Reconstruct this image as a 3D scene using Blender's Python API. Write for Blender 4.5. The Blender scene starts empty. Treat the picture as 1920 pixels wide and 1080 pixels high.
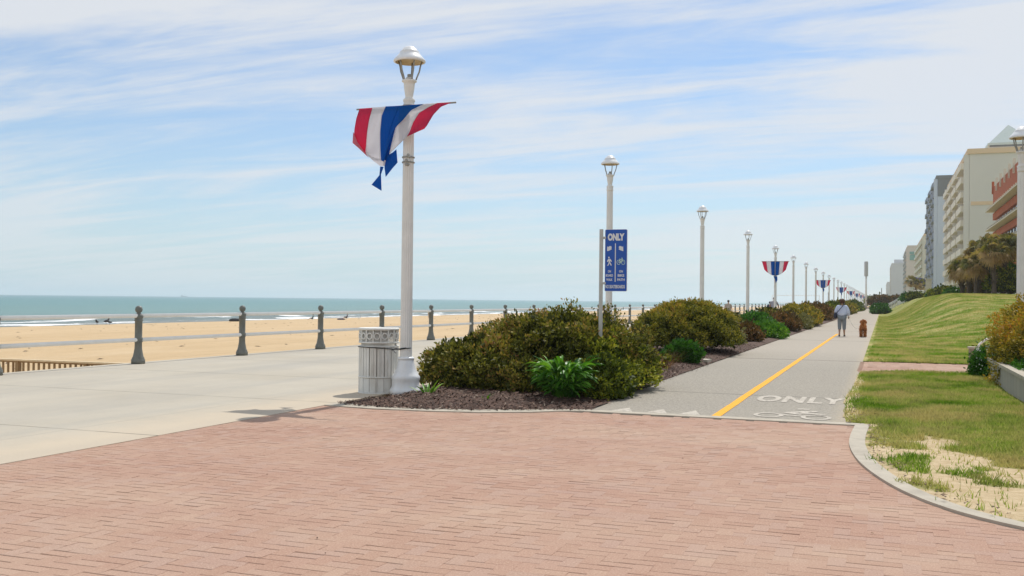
import bpy, bmesh, math, random
import numpy as np
from mathutils import Vector, Matrix
random.seed(7); rng = np.random.default_rng(7)
S = bpy.context.scene
C = S.collection
PI = math.pi
# ------------------------------------------------------------------ camera
FPX, EYE = 1866.67, 1.5
YAW, PIT, ROL = math.radians(20.42), math.radians(.66), math.radians(.62)
cam = bpy.data.cameras.new('camera'); cam.lens = 35; cam.sensor_width = 36
cam.clip_start = .05; cam.clip_end = 30000
camo = bpy.data.objects.new('camera', cam); C.objects.link(camo)
RM = Matrix.Rotation(YAW, 3, 'Z') @ Matrix.Rotation(PI/2+PIT, 3, 'X') @ Matrix.Rotation(ROL, 3, 'Z')
camo.matrix_world = Matrix.Translation((0, 0, EYE)) @ RM.to_4x4()
S.camera = camo
def ray(px, py): return RM @ Vector(((px-960)/FPX, (540-py)/FPX, -1))
def GP(px, py, z=0):                     # surveyed point on the plane z
    d = ray(px, py); t = (z-EYE)/d.z; return (d.x*t, d.y*t)
def YP(px, py, y):                       # surveyed point on the plane y
    d = ray(px, py); t = y/d.y; return Vector((d.x*t, y, EYE+d.z*t))
def XP(px, py, x):
    d = ray(px, py); t = x/d.x; return Vector((x, d.y*t, EYE+d.z*t))
# ------------------------------------------------------------------ light
SUN_EL, SUN_AZ = math.radians(55.0), math.radians(2.8)      # azimuth clockwise from +Y
W = bpy.data.worlds.new('World'); S.world = W; W.use_nodes = True
wt = W.node_tree; wt.nodes.clear()
def wn(t, **k):
    n = wt.nodes.new(t)
    for a, b in k.items(): setattr(n, a, b)
    return n
sky = wn('ShaderNodeTexSky', sky_type='NISHITA'); sky.sun_disc = False
sky.sun_elevation = SUN_EL; sky.sun_rotation = SUN_AZ
sky.air_density = 1.0; sky.dust_density = .6; sky.ozone_density = 2.0; sky.altitude = 0
tc = wn('ShaderNodeTexCoord'); sp = wn('ShaderNodeSeparateXYZ'); wt.links.new(tc.outputs['Generated'], sp.inputs[0])
def wm(op, a, b=None, clamp=False):
    n = wn('ShaderNodeMath', operation=op); n.use_clamp = clamp
    for i, v in enumerate((a, b)):
        if v is None: continue
        if isinstance(v, (int, float)): n.inputs[i].default_value = v
        else: wt.links.new(v, n.inputs[i])
    return n.outputs[0]
zc = wm('MAXIMUM', sp.outputs['Z'], 0.0)
den = wm('ADD', zc, .10)
cx = wm('DIVIDE', sp.outputs['X'], den); cy = wm('DIVIDE', sp.outputs['Y'], den)
cb = wn('ShaderNodeCombineXYZ'); wt.links.new(cx, cb.inputs[0]); wt.links.new(cy, cb.inputs[1])
def cloud_noise(scale, sx, sy, rot, detail, rough, dist, off):
    mp = wn('ShaderNodeMapping'); mp.inputs['Scale'].default_value = (sx, sy, 1)
    mp.inputs['Rotation'].default_value = (0, 0, rot); mp.inputs['Location'].default_value = (off, off*.7, off*.3)
    wt.links.new(cb.outputs[0], mp.inputs[0])
    n = wn('ShaderNodeTexNoise'); n.inputs['Scale'].default_value = scale; n.inputs['Detail'].default_value = detail
    n.inputs['Roughness'].default_value = rough; n.inputs['Distortion'].default_value = dist
    wt.links.new(mp.outputs[0], n.inputs[0]); return n.outputs['Fac']
# broad veils with wispy streaks pulled out of them
n1 = cloud_noise(.6, .6, 1.0, .45, 6, .55, .6, 3.1)
n2 = cloud_noise(1.5, .38, 1.5, .38, 8, .56, 1.0, 8.7)
n3 = cloud_noise(7, .6, 1.6, .5, 7, .6, .8, 1.3)
cl = wm('ADD', wm('ADD', wm('MULTIPLY', n1, .62), wm('MULTIPLY', n2, .50)), wm('MULTIPLY', n3, .09))
mr = wn('ShaderNodeMapRange'); mr.interpolation_type = 'SMOOTHSTEP'
mr.inputs['From Min'].default_value = .475; mr.inputs['From Max'].default_value = .685
mr.inputs['To Min'].default_value = .10; mr.inputs['To Max'].default_value = .92
wt.links.new(cl, mr.inputs['Value'])
mx = wn('ShaderNodeMix', data_type='RGBA'); mx.inputs['B'].default_value = (9.3, 9.6, 10.0, 1)
hue = wn('ShaderNodeMix', data_type='RGBA', blend_type='MULTIPLY'); hue.inputs['Factor'].default_value = 1
hue.inputs['B'].default_value = (1.08, 1.28, 1.46, 1)
wt.links.new(sky.outputs[0], hue.inputs['A'])
# pale band of thicker air low over the sea
lo = wm('POWER', wm('SUBTRACT', 1, wm('MULTIPLY', zc, 3.2, True), True), 2.4)
band = wn('ShaderNodeMix', data_type='RGBA'); band.inputs['B'].default_value = (6.6, 8.5, 9.7, 1)
wt.links.new(wm('MULTIPLY', lo, .85), band.inputs['Factor']); wt.links.new(hue.outputs['Result'], band.inputs['A'])
wt.links.new(wm('MULTIPLY', mr.outputs[0], wm('SUBTRACT', 1, wm('MULTIPLY', lo, .6))), mx.inputs['Factor'])
wt.links.new(band.outputs['Result'], mx.inputs['A'])
bg = wn('ShaderNodeBackground'); bg.inputs['Strength'].default_value = .102
wo = wn('ShaderNodeOutputWorld'); wt.links.new(mx.outputs['Result'], bg.inputs[0]); wt.links.new(bg.outputs[0], wo.inputs[0])
sl = bpy.data.lights.new('sun', 'SUN'); sl.energy = 4.2; sl.angle = math.radians(.6); sl.color = (1, .955, .885)
so = bpy.data.objects.new('sun', sl); C.objects.link(so)
sdir = Vector((math.sin(SUN_AZ)*math.cos(SUN_EL), math.cos(SUN_AZ)*math.cos(SUN_EL), math.sin(SUN_EL)))
so.rotation_euler = (-sdir).to_track_quat('-Z', 'Y').to_euler()
S.view_settings.view_transform = 'Standard'; S.view_settings.look = 'None'
S.view_settings.exposure = -.30; S.view_settings.gamma = 1
S.render.engine = 'CYCLES'; S.cycles.volume_bounces = 1

# ------------------------------------------------------------------ material helpers
class NT:
    def __init__(s, name):
        s.m = bpy.data.materials.new(name); s.m.use_nodes = True; s.t = s.m.node_tree
        s.b = s.t.nodes['Principled BSDF']; s.out = s.t.nodes['Material Output']
    def n(s, t, **k):
        q = s.t.nodes.new(t)
        for a, b in k.items(): setattr(q, a, b)
        return q
    def l(s, a, b): s.t.links.new(a, b)
    def math(s, op, a, b=0.0, clamp=False):
        q = s.n('ShaderNodeMath', operation=op); q.use_clamp = clamp
        for i, v in enumerate((a, b)):
            if isinstance(v, (int, float)): q.inputs[i].default_value = v
            else: s.l(v, q.inputs[i])
        return q.outputs[0]
    def pos(s):
        return s.n('ShaderNodeNewGeometry').outputs['Position']
    def noise(s, scale, detail=4, rough=.5, vec=None, stretch=None, dist=0, color=False):
        q = s.n('ShaderNodeTexNoise'); q.inputs['Scale'].default_value = scale
        q.inputs['Detail'].default_value = detail; q.inputs['Roughness'].default_value = rough
        q.inputs['Distortion'].default_value = dist
        v = vec or s.pos()
        if stretch:
            mp = s.n('ShaderNodeMapping'); mp.inputs['Scale'].default_value = stretch; s.l(v, mp.inputs[0]); v = mp.outputs[0]
        s.l(v, q.inputs[0]); return q.outputs['Color' if color else 'Fac']
    def ramp(s, fac, stops, interp='LINEAR'):
        q = s.n('ShaderNodeValToRGB'); r = q.color_ramp; r.interpolation = interp
        while len(r.elements) < len(stops): r.elements.new(.5)
        for e, (p, c) in zip(r.elements, stops):
            e.position = p; e.color = (c, c, c, 1) if isinstance(c, (int, float)) else (*c, 1)
        s.l(fac, q.inputs[0]); return q.outputs[0]
    def mix(s, f, a, b, blend='MIX'):
        q = s.n('ShaderNodeMix', data_type='RGBA', blend_type=blend)
        for key, v in (('Factor', f), ('A', a), ('B', b)):
            if isinstance(v, (int, float)): q.inputs[key].default_value = v if key == 'Factor' else (v, v, v, 1)
            elif isinstance(v, tuple): q.inputs[key].default_value = (*v, 1)
            else: s.l(v, q.inputs[key])
        return q.outputs['Result']
    def attr(s, name='rnd'): return s.n('ShaderNodeAttribute', attribute_name=name).outputs['Fac']
    def col(s, c):
        if isinstance(c, tuple): s.b.inputs['Base Color'].default_value = (*c, 1)
        else: s.l(c, s.b.inputs['Base Color'])
    def bump(s, h, strength=.3, dist=.01):
        q = s.n('ShaderNodeBump'); q.inputs['Strength'].default_value = strength; q.inputs['Distance'].default_value = dist
        s.l(h, q.inputs['Height']); s.l(q.outputs[0], s.b.inputs['Normal'])
    def rough(s, v): s.b.inputs['Roughness'].default_value = v
    def spec(s, v): s.b.inputs['Specular IOR Level'].default_value = v

def paint(name, c, rough=.5, var=.12, scale=6, dirt=None, dirt_amt=.35, metal=0, bump=.0):
    n = NT(name); tcn = n.n('ShaderNodeTexCoord').outputs['Object']
    f = n.noise(scale, 5, .6, vec=tcn)
    k = n.ramp(f, [(.3, tuple(v*(1-var) for v in c)), (.7, tuple(min(1, v*(1+var)) for v in c))])
    if dirt:
        d = n.noise(scale*.6, 7, .65, vec=tcn, stretch=(1, 1, .25))
        k = n.mix(n.math('MULTIPLY', n.ramp(d, [(.5, 0.0), (.72, 1.0)]), dirt_amt), k, dirt)
    n.col(k); n.rough(rough); n.b.inputs['Metallic'].default_value = metal
    if bump: n.bump(n.noise(scale*12, 4, .6, vec=tcn), bump, .004)
    return n.m

def leafmat(name, stops, rough=.62, trans=.24, bump=False):
    n = NT(name)
    c = n.ramp(n.attr(), stops); n.col(c); n.rough(rough); n.spec(.18)
    tr = n.n('ShaderNodeBsdfTranslucent'); n.l(n.mix(1.0, c, (1.25, 1.2, .55), 'MULTIPLY'), tr.inputs[0])
    ms = n.n('ShaderNodeMixShader'); ms.inputs[0].default_value = trans
    n.l(n.b.outputs[0], ms.inputs[1]); n.l(tr.outputs[0], ms.inputs[2]); n.l(ms.outputs[0], n.out.inputs[0])
    return n.m

# ------------------------------------------------------------------ mesh helpers
class MB:
    def __init__(s): s.v = []; s.f = []; s.mi = []; s.cur = 0; s.sm = []; s.smooth = False
    def face(s, ids): s.f.append(tuple(ids)); s.mi.append(s.cur); s.sm.append(s.smooth)
    def quad(s, *pts):
        b = len(s.v); s.v += [tuple(p) for p in pts]; s.face(range(b, b+len(pts))); return s
    def box(s, c, d, rz=0, top=1.0, M=None):
        b = len(s.v); cs, sn = math.cos(rz), math.sin(rz)
        for z in (-1, 1):
            k = top if z > 0 else 1
            for x, y in ((-1, -1), (1, -1), (1, 1), (-1, 1)):
                px, py, pz = x*d[0]/2*k, y*d[1]/2*k, z*d[2]/2
                p = Vector((c[0]+px*cs-py*sn, c[1]+px*sn+py*cs, c[2]+pz))
                s.v.append(tuple(M @ p) if M else tuple(p))
        for q in ((0, 3, 2, 1), (4, 5, 6, 7), (0, 1, 5, 4), (1, 2, 6, 5), (2, 3, 7, 6), (3, 0, 4, 7)): s.face([b+i for i in q])
        return s
    def lathe(s, prof, c=(0, 0, 0), n=24, flute=0, fn=16, a0=0, caps=True, axis=None):
        b = len(s.v); M = axis
        for r, z in prof:
            for i in range(n):
                a = a0+2*PI*i/n; rr = r*(1-flute*(.5+.5*math.cos(a*fn)))
                p = Vector((rr*math.cos(a), rr*math.sin(a), z))
                if M: p = M @ p
                s.v.append((c[0]+p.x, c[1]+p.y, c[2]+p.z))
        for j in range(len(prof)-1):
            for i in range(n):
                k = (i+1) % n; s.face((b+j*n+i, b+j*n+k, b+(j+1)*n+k, b+(j+1)*n+i))
        if caps: s.face([b+i for i in range(n)][::-1]); s.face([b+(len(prof)-1)*n+i for i in range(n)])
        return s
    def tube(s, pts, r, n=8, caps=True):
        pts = [Vector(p) for p in pts]; rs = r if isinstance(r, (list, tuple)) else [r]*len(pts); b = len(s.v)
        up = None
        for i, p in enumerate(pts):
            t = (pts[min(i+1, len(pts)-1)]-pts[max(i-1, 0)]).normalized()
            if up is None: up = Vector((0, 0, 1)) if abs(t.z) < .9 else Vector((1, 0, 0))
            u = t.cross(up).normalized(); w = u.cross(t).normalized(); up = w
            for k in range(n):
                a = 2*PI*k/n; q = p+(u*math.cos(a)+w*math.sin(a))*rs[i]; s.v.append(tuple(q))
        for j in range(len(pts)-1):
            for i in range(n):
                k = (i+1) % n; s.face((b+j*n+i, b+j*n+k, b+(j+1)*n+k, b+(j+1)*n+i))
        if caps: s.face([b+i for i in range(n)][::-1]); s.face([b+(len(pts)-1)*n+i for i in range(n)])
        return s
    def prism(s, poly, z0, z1):
        b = len(s.v); n = len(poly)
        s.v += [(x, y, z0) for x, y in poly]+[(x, y, z1) for x, y in poly]
        s.face([b+i for i in range(n)][::-1]); s.face([b+n+i for i in range(n)])
        for i in range(n): k = (i+1) % n; s.face((b+i, b+k, b+n+k, b+n+i))
        return s
    def ball(s, c, r, n=12, m=8):
        if not isinstance(r, (tuple, list)): r = (r, r, r)
        b = len(s.v)
        for j in range(m+1):
            t = PI*j/m
            for i in range(n):
                a = 2*PI*i/n; s.v.append((c[0]+r[0]*math.sin(t)*math.cos(a), c[1]+r[1]*math.sin(t)*math.sin(a), c[2]+r[2]*math.cos(t)))
        for j in range(m):
            for i in range(n):
                k = (i+1) % n; s.face((b+j*n+i, b+(j+1)*n+i, b+(j+1)*n+k, b+j*n+k))
        return s
    def mesh(s, name, mats):
        me = bpy.data.meshes.new(name); me.from_pydata(s.v, [], s.f)
        for m in (mats if isinstance(mats, (list, tuple)) else [mats]): me.materials.append(m)
        me.polygons.foreach_set('material_index', s.mi); me.polygons.foreach_set('use_smooth', s.sm)
        me.validate(); me.update(); return me
    def build(s, name, mats, parent=None):
        return link(name, s.mesh(name, mats), parent)
def link(name, me, parent=None):
    o = bpy.data.objects.new(name, me); C.objects.link(o)
    if parent: o.parent = parent
    return o
def tag(o, label=None, cat=None, group=None, kind=None):
    for k, v in (('label', label), ('category', cat), ('group', group), ('kind', kind)):
        if v: o[k] = v
    return o
def empty(name, loc=(0, 0, 0), rz=0):
    o = bpy.data.objects.new(name, None); C.objects.link(o); o.location = loc; o.rotation_euler = (0, 0, rz)
    o.empty_display_size = .2; return o
def struct(name, mb, m):
    o = mb.build(name, m) if isinstance(mb, MB) else link(name, mb); o['kind'] = 'structure'; return o
def kids(o): return [c for c in bpy.data.objects if c.parent == o]
def copy_tree(o, parent=None):
    c = o.copy(); C.objects.link(c); c.parent = parent
    for ch in kids(o): copy_tree(ch, c)
    return c
def np_mesh(name, verts, nper, mats, rnd=None, mi=None):
    """verts (N, nper, 3): N separate polygons"""
    N = len(verts); me = bpy.data.meshes.new(name)
    me.vertices.add(N*nper); me.vertices.foreach_set('co', np.ascontiguousarray(verts, dtype=np.float32).ravel())
    me.loops.add(N*nper); me.loops.foreach_set('vertex_index', np.arange(N*nper, dtype=np.int32))
    me.polygons.add(N); me.polygons.foreach_set('loop_start', np.arange(0, N*nper, nper, dtype=np.int32))
    for m in (mats if isinstance(mats, (list, tuple)) else [mats]): me.materials.append(m)
    if mi is not None: me.polygons.foreach_set('material_index', mi.astype(np.int32))
    me.update(calc_edges=True)
    if rnd is not None:
        a = me.attributes.new('rnd', 'FLOAT', 'FACE'); a.data.foreach_set('value', rnd.astype(np.float32))
    return me
def grid_mesh(name, xs, ys, zf, m, smooth=True):
    X, Y = np.meshgrid(xs, ys); Z = zf(X, Y)
    co = np.stack([X, Y, Z], -1).reshape(-1, 3); nx, ny = len(xs), len(ys)
    i, j = np.meshgrid(np.arange(nx-1), np.arange(ny-1)); a = (j*nx+i).ravel()
    f = np.stack([a, a+1, a+1+nx, a+nx], -1)
    me = bpy.data.meshes.new(name); me.from_pydata(co.tolist(), [], f.tolist()); me.materials.append(m)
    if smooth: me.polygons.foreach_set('use_smooth', [True]*len(me.polygons))
    me.update(); return me
def vnoise(x, y, s, seed=0):             # smooth value noise, numpy
    x = np.asarray(x, float)*s+seed*17.3; y = np.asarray(y, float)*s+seed*9.1
    xi, yi = np.floor(x), np.floor(y); fx, fy = x-xi, y-yi
    h = lambda a, b: np.modf(np.abs(np.sin(a*127.1+b*311.7+seed)*43758.5453))[0]
    fx = fx*fx*(3-2*fx); fy = fy*fy*(3-2*fy)
    return (h(xi, yi)*(1-fx)+h(xi+1, yi)*fx)*(1-fy)+(h(xi, yi+1)*(1-fx)+h(xi+1, yi+1)*fx)*fy
def inpoly(x, y, poly):
    r = np.zeros(np.shape(x), bool); n = len(poly)
    for i in range(n):
        x1, y1 = poly[i]; x2, y2 = poly[(i+1) % n]
        if y1 == y2: continue
        c = ((y1 > y) != (y2 > y)) & (x < (x2-x1)*(y-y1)/(y2-y1)+x1); r ^= c
    return r
def smooth01(t): t = np.clip(t, 0, 1); return t*t*(3-2*t)

# ------------------------------------------------------------------ materials
def m_concrete():
    n = NT('concrete'); p = n.pos()
    big = n.noise(.35, 5, .6); fine = n.noise(60, 3, .6); mid = n.noise(3, 6, .65)
    streak = n.noise(.7, 5, .6, stretch=(1.2, .12, 1))
    c = n.ramp(big, [(.3, (.44, .395, .315)), (.7, (.52, .475, .39))])
    c = n.mix(n.math('MULTIPLY', n.ramp(streak, [(.46, 0.0), (.66, 1.0)]), .5), c, (.36, .345, .31))
    c = n.mix(n.math('MULTIPLY', n.ramp(mid, [(.5, 0.0), (.8, 1.0)]), .25), c, (.58, .50, .385))
    c = n.mix(n.math('MULTIPLY', n.ramp(fine, [(.35, 1.0), (.5, 0.0)]), .18), c, (.25, .23, .2))
    s = n.n('ShaderNodeSeparateXYZ'); n.l(p, s.inputs[0])
    # sandy strip beside the brick edge and tooled joints every 3.75 m
    edge = n.ramp(n.math('ADD', n.math('MULTIPLY', n.math('SUBTRACT', s.outputs[0], -9.0), .6), n.math('MULTIPLY', n.math('SUBTRACT', mid, .5), .5)), [(.2, 0.0), (.75, 1.0)])
    c = n.mix(n.math('MULTIPLY', edge, .5), c, (.62, .50, .355))
    yy = n.math('FRACT', n.math('DIVIDE', n.math('ADD', s.outputs[1], 2.6), 3.75))
    j1 = n.math('LESS_THAN', yy, .009)
    xx = n.math('FRACT', n.math('DIVIDE', n.math('ADD', s.outputs[0], 7.25+1.2), 3.95)); j2 = n.math('LESS_THAN', xx, .003)
    j = n.math('MULTIPLY', n.math('MAXIMUM', j1, n.math('MULTIPLY', j2, .6)), n.ramp(n.noise(1.2, 3, .6), [(.3, .25), (.6, .85)]))
    c = n.mix(j, c, (.17, .15, .12))
    n.col(c); n.rough(.9); n.spec(.2); n.bump(fine, .25, .003); return n.m
def m_path():
    n = NT('exposed_aggregate'); s = n.n('ShaderNodeSeparateXYZ'); n.l(n.pos(), s.inputs[0])
    v = n.n('ShaderNodeTexVoronoi'); v.inputs['Scale'].default_value = 45; n.l(n.pos(), v.inputs[0])
    g = n.ramp(n.n('ShaderNodeSeparateColor').outputs[0] if False else n.noise(55, 4, .7), [(.25, (.17, .155, .13)), (.5, (.325, .295, .245)), (.75, (.50, .45, .37))])
    big = n.noise(.5, 6, .62); c = n.mix(n.ramp(big, [(.35, 0.0), (.7, .5)]), g, (.36, .325, .265))
    lg = n.noise(8, 6, .75); c = n.mix(n.ramp(lg, [(.45, 0.0), (.75, .5)]), c, (.19, .18, .155)); g2 = n.noise(24, 3, .8); c = n.mix(n.ramp(g2, [(.52, 0.0), (.66, .55)]), c, (.56, .50, .41)); c = n.mix(n.ramp(g2, [(.32, .5), (.45, 0.0)]), c, (.14, .13, .11))
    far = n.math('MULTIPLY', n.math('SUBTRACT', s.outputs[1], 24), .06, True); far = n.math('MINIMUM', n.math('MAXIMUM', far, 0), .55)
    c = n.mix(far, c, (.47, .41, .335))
    sand = n.ramp(n.math('ADD', n.math('MULTIPLY', n.math('ADD', s.outputs[0], .85), 1.9), n.math('MULTIPLY', n.math('SUBTRACT', lg, .5), 1.6)), [(.35, 0.0), (1.0, .75)])
    c = n.mix(sand, c, (.50, .41, .28))
    j = None
    for yj, w in ((16.43, .10), (27.1, .22), (41.5, .22), (56, .3), (75, .5)):
        a = n.math('ABSOLUTE', n.math('SUBTRACT', n.math('ADD', s.outputs[1], n.math('MULTIPLY', n.math('SUBTRACT', n.noise(.8, 3, .5), .5), .12)), yj))
        k = n.math('LESS_THAN', a, w/2); j = k if j is None else n.math('MAXIMUM', j, k)
    c = n.mix(n.math('MULTIPLY', j, .6), c, (.15, .14, .12))
    n.col(c); n.rough(.92); n.spec(.2); n.bump(n.noise(55, 4, .7), .35, .004); return n.m
def m_sand(name='sand', a=(.60, .40, .185), b=(.69, .485, .25)):
    n = NT(name); big = n.noise(.06, 6, .6, stretch=(1, .35, 1)); mid = n.noise(1.1, 6, .65)
    c = n.ramp(big, [(.3, a), (.7, b)])
    c = n.mix(n.math('MULTIPLY', n.ramp(mid, [(.45, 0.0), (.75, 1.0)]), .3), c, tuple(v*.78 for v in a))
    c = n.mix(n.math('MULTIPLY', n.ramp(n.noise(90, 3, .7), [(.3, 1.0), (.5, 0.0)]), .25), c, (.30, .21, .12))
    n.col(c); n.rough(.95); n.spec(.15); n.bump(n.noise(2.2, 7, .7), .8, .12); return n.m
def m_beach():
    m = m_sand('beach_sand', (.575, .415, .235), (.635, .47, .28)); t = m.node_tree
    n = NT.__new__(NT); n.m = m; n.t = t; n.b = t.nodes['Principled BSDF']; n.out = t.nodes['Material Output']
    old = n.b.inputs['Base Color'].links[0].from_socket
    s = n.n('ShaderNodeSeparateXYZ'); n.l(n.pos(), s.inputs[0])
    tr_ = n.noise(.5, 6, .7, stretch=(1.6, .12, 1)); fp_ = n.noise(1.6, 6, .75)
    old = n.mix(n.ramp(tr_, [(.50, 0.0), (.66, .35)]), old, (.42, .295, .165)); old = n.mix(n.ramp(fp_, [(.55, 0.0), (.75, .45)]), old, (.40, .28, .15)); old = n.mix(n.ramp(n.noise(.25, 5, .6, stretch=(1, .3, 1)), [(.5, 0.0), (.75, .4)]), old, (.70, .55, .36))
    wet = n.ramp(n.math('ADD', n.math('MULTIPLY', n.math('ADD', s.outputs[0], 116.0), -.22), n.math('MULTIPLY', n.noise(.05, 3, .5), 1.2)), [(.45, 0.0), (.9, 1.0)])
    n.l(n.mix(wet, old, (.32, .235, .15)), n.b.inputs['Base Color'])
    return m
def m_turf(name, dry=.5):
    n = NT(name)
    f = n.noise(.55, 6, .65); g = n.noise(14, 5, .7); st = n.noise(.8, 5, .6, stretch=(1, .3, 1))
    c = n.ramp(g, [(.25, (.09, .13, .012)), (.6, (.155, .21, .020)), (.85, (.25, .28, .045))])
    d = n.ramp(n.math('ADD', n.math('MULTIPLY', f, .82), n.math('MULTIPLY', st, .18)), [(.43, 0.0), (.58, dry)])
    c = n.mix(d, c, (.52, .42, .18)); n.col(c); n.rough(.95); n.spec(.1); n.bump(g, .5, .02); return n.m
def m_blade():
    n = NT('grass_blade'); f = n.noise(.55, 6, .65); st = n.noise(.8, 5, .6, stretch=(1, .3, 1))
    c = n.ramp(n.attr(), [(0, (.05, .12, .008)), (.4, (.15, .28, .016)), (.75, (.27, .40, .035)), (1, (.50, .46, .16))])
    d = n.ramp(n.math('ADD', n.math('MULTIPLY', f, .82), n.math('MULTIPLY', st, .18)), [(.43, 0.0), (.58, .72)])
    c = n.mix(d, c, (.62, .47, .20)); n.col(c); n.rough(.7); n.spec(.2)
    tr = n.n('ShaderNodeBsdfTranslucent'); n.l(c, tr.inputs[0]); ms = n.n('ShaderNodeMixShader'); ms.inputs[0].default_value = .5
    n.l(n.b.outputs[0], ms.inputs[1]); n.l(tr.outputs[0], ms.inputs[2]); n.l(ms.outputs[0], n.out.inputs[0]); return n.m
def m_brick():
    n = NT('paver_brick'); r = n.attr()
    c = n.ramp(r, [(0, (.385, .226, .162)), (.3, (.405, .243, .177)), (.6, (.42, .257, .188)), (.85, (.41, .263, .204)), (1, (.44, .280, .203))])
    b = n.noise(.6, 5, .6); c = n.mix(n.ramp(b, [(.4, 0.0), (.75, .35)]), c, (.52, .38, .27))
    f = n.noise(75, 5, .85); c = n.mix(n.ramp(f, [(.54, 0.0), (.66, .7)]), c, (.68, .53, .39)); c = n.mix(n.ramp(f, [(.34, .65), (.46, 0.0)]), c, (.21, .12, .08))
    st = n.noise(1.7, 7, .7); c = n.mix(n.ramp(st, [(.56, 0.0), (.8, .32)]), c, (.31, .235, .19))
    wt_ = n.noise(.28, 5, .6, stretch=(1, 2.2, 1)); c = n.mix(n.ramp(wt_, [(.48, 0.0), (.68, .28)]), c, (.55, .43, .32))
    n.col(c); n.rough(.9); n.spec(.2); n.bump(n.noise(90, 4, .7), .4, .003); return n.m
M = {}
M['concrete'] = m_concrete(); M['path'] = m_path(); M['sand'] = m_sand(); M['beach'] = m_beach()
M['turf'] = m_turf('turf', .75); M['turf_hill'] = m_turf('turf_hill', .7); M['blade'] = m_blade(); M['brick'] = m_brick()
M['joint'] = m_sand('joint_sand', (.36, .235, .172), (.41, .275, .205))
M['kerb'] = paint('kerb_concrete', (.46, .41, .325), .9, .12, 5, (.30, .26, .2), .5, bump=.3)
M['mulch'] = paint('mulch_soil', (.085, .044, .028), .95, .4, 14, (.17, .12, .09), .6, bump=.8)
M['lamp'] = paint('lamp_white', (.77, .755, .715), .45, .06, 5, (.50, .44, .34), .35)
M['lampbase'] = paint('lamp_base_white', (.80, .81, .81), .35, .04, 4, (.5, .42, .3), .3)
M['reflector'] = paint('reflector_cream', (.62, .50, .30), .5, .1, 6)
M['ironwork'] = paint('grey_iron', (.30, .30, .28), .5, .2, 8)
M['post'] = paint('railing_post_grey', (.145, .15, .13), .5, .22, 9, (.26, .24, .2), .4)
M['rail'] = paint('rail_aluminium', (.90, .88, .83), .4, .04, 4, (.7, .65, .56), .2)
M['black'] = paint('black_rubber', (.02, .02, .022), .55, .2, 8)
M['can'] = paint('can_cream', (.74, .735, .69), .65, .07, 4, (.34, .26, .17), .55)
M['can_in'] = paint('can_liner', (.56, .54, .49), .8, .15, 5)
M['wood'] = paint('ramp_timber', (.30, .20, .10), .8, .2, 6); M['wood2'] = paint('timber_cap', (.70, .56, .36), .8, .12, 6)
M['yellow'] = None

def worn(name, c, under, thr=.40):
    n = NT(name); f = n.noise(18, 8, .75); g = n.noise(1.4, 4, .6)
    k = n.ramp(n.math('ADD', n.math('MULTIPLY', f, .75), n.math('MULTIPLY', g, .25)), [(thr-.06, 0.0), (thr+.03, 1.0)])
    n.col(n.mix(k, under, c)); n.rough(.85); n.spec(.25); return n.m
M['yellow'] = worn('yellow_paint', (.84, .41, .035), (.42, .33, .19), .37)
M['white_mark'] = worn('white_marking', (.55, .50, .42), (.36, .32, .265), .49)

# ------------------------------------------------------------------ the ground
XR, XL, XP_, XG = -15.6, -7.25, -3.88, -.42       # railing side, brick edge, path left edge, path right edge
YK = 12.92                                         # back edge of the brick plaza
# base ground under everything inland (one sheet to the horizon); the shore and sea have their own
ub = MB(); ub.quad((XR+.3, -40, -.12), (3000, -40, -.12), (3000, 6000, -.12), (XR+.3, 6000, -.12)); struct('ground', ub, M['sand'])
# beach
def beach_z(x, y):
    t = np.clip((-x-15.7)/(112-15.7), 0, 3)
    return -1.0-2.0*t**.9+.10*(vnoise(x, y, .12, 3)-.5)*(t < .9)+.05*(vnoise(x, y, .7, 4)-.5)*(t < .9)
xs = -np.concatenate([[15.45], np.linspace(15.8, 40, 50), np.linspace(41, 112, 60), np.linspace(116, 220, 18)])[::-1]
ys = np.concatenate([np.linspace(-30, 120, 151), np.geomspace(122, 6000, 90)])
struct('beach', grid_mesh('beach', xs, ys, beach_z, M['beach']), None)
# wrack and small driftwood scattered over the dry sand
n = 900; x = -rng.uniform(17, 108, n); y = rng.uniform(14, 420, n); k_ = vnoise(x, y*.2, .12, 51) > .45; x, y = x[k_], y[k_]; n = len(x); z = beach_z(x, y)+.015
L = rng.uniform(.05, .28, n); a = rng.uniform(0, PI, n); ux, uy = np.cos(a)*L, np.sin(a)*L
wv_ = np.stack([np.stack([x-ux, y-uy, z], -1), np.stack([x+uy*.3, y-ux*.3, z+.04], -1), np.stack([x+ux, y+uy, z+.02], -1), np.stack([x-uy*.3, y+ux*.3, z+.05], -1)], 1)
tag(link('beach_wrack', np_mesh('beach_wrack', wv_, 4, M['mulch'], rng.random(n))), kind='stuff')
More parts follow.
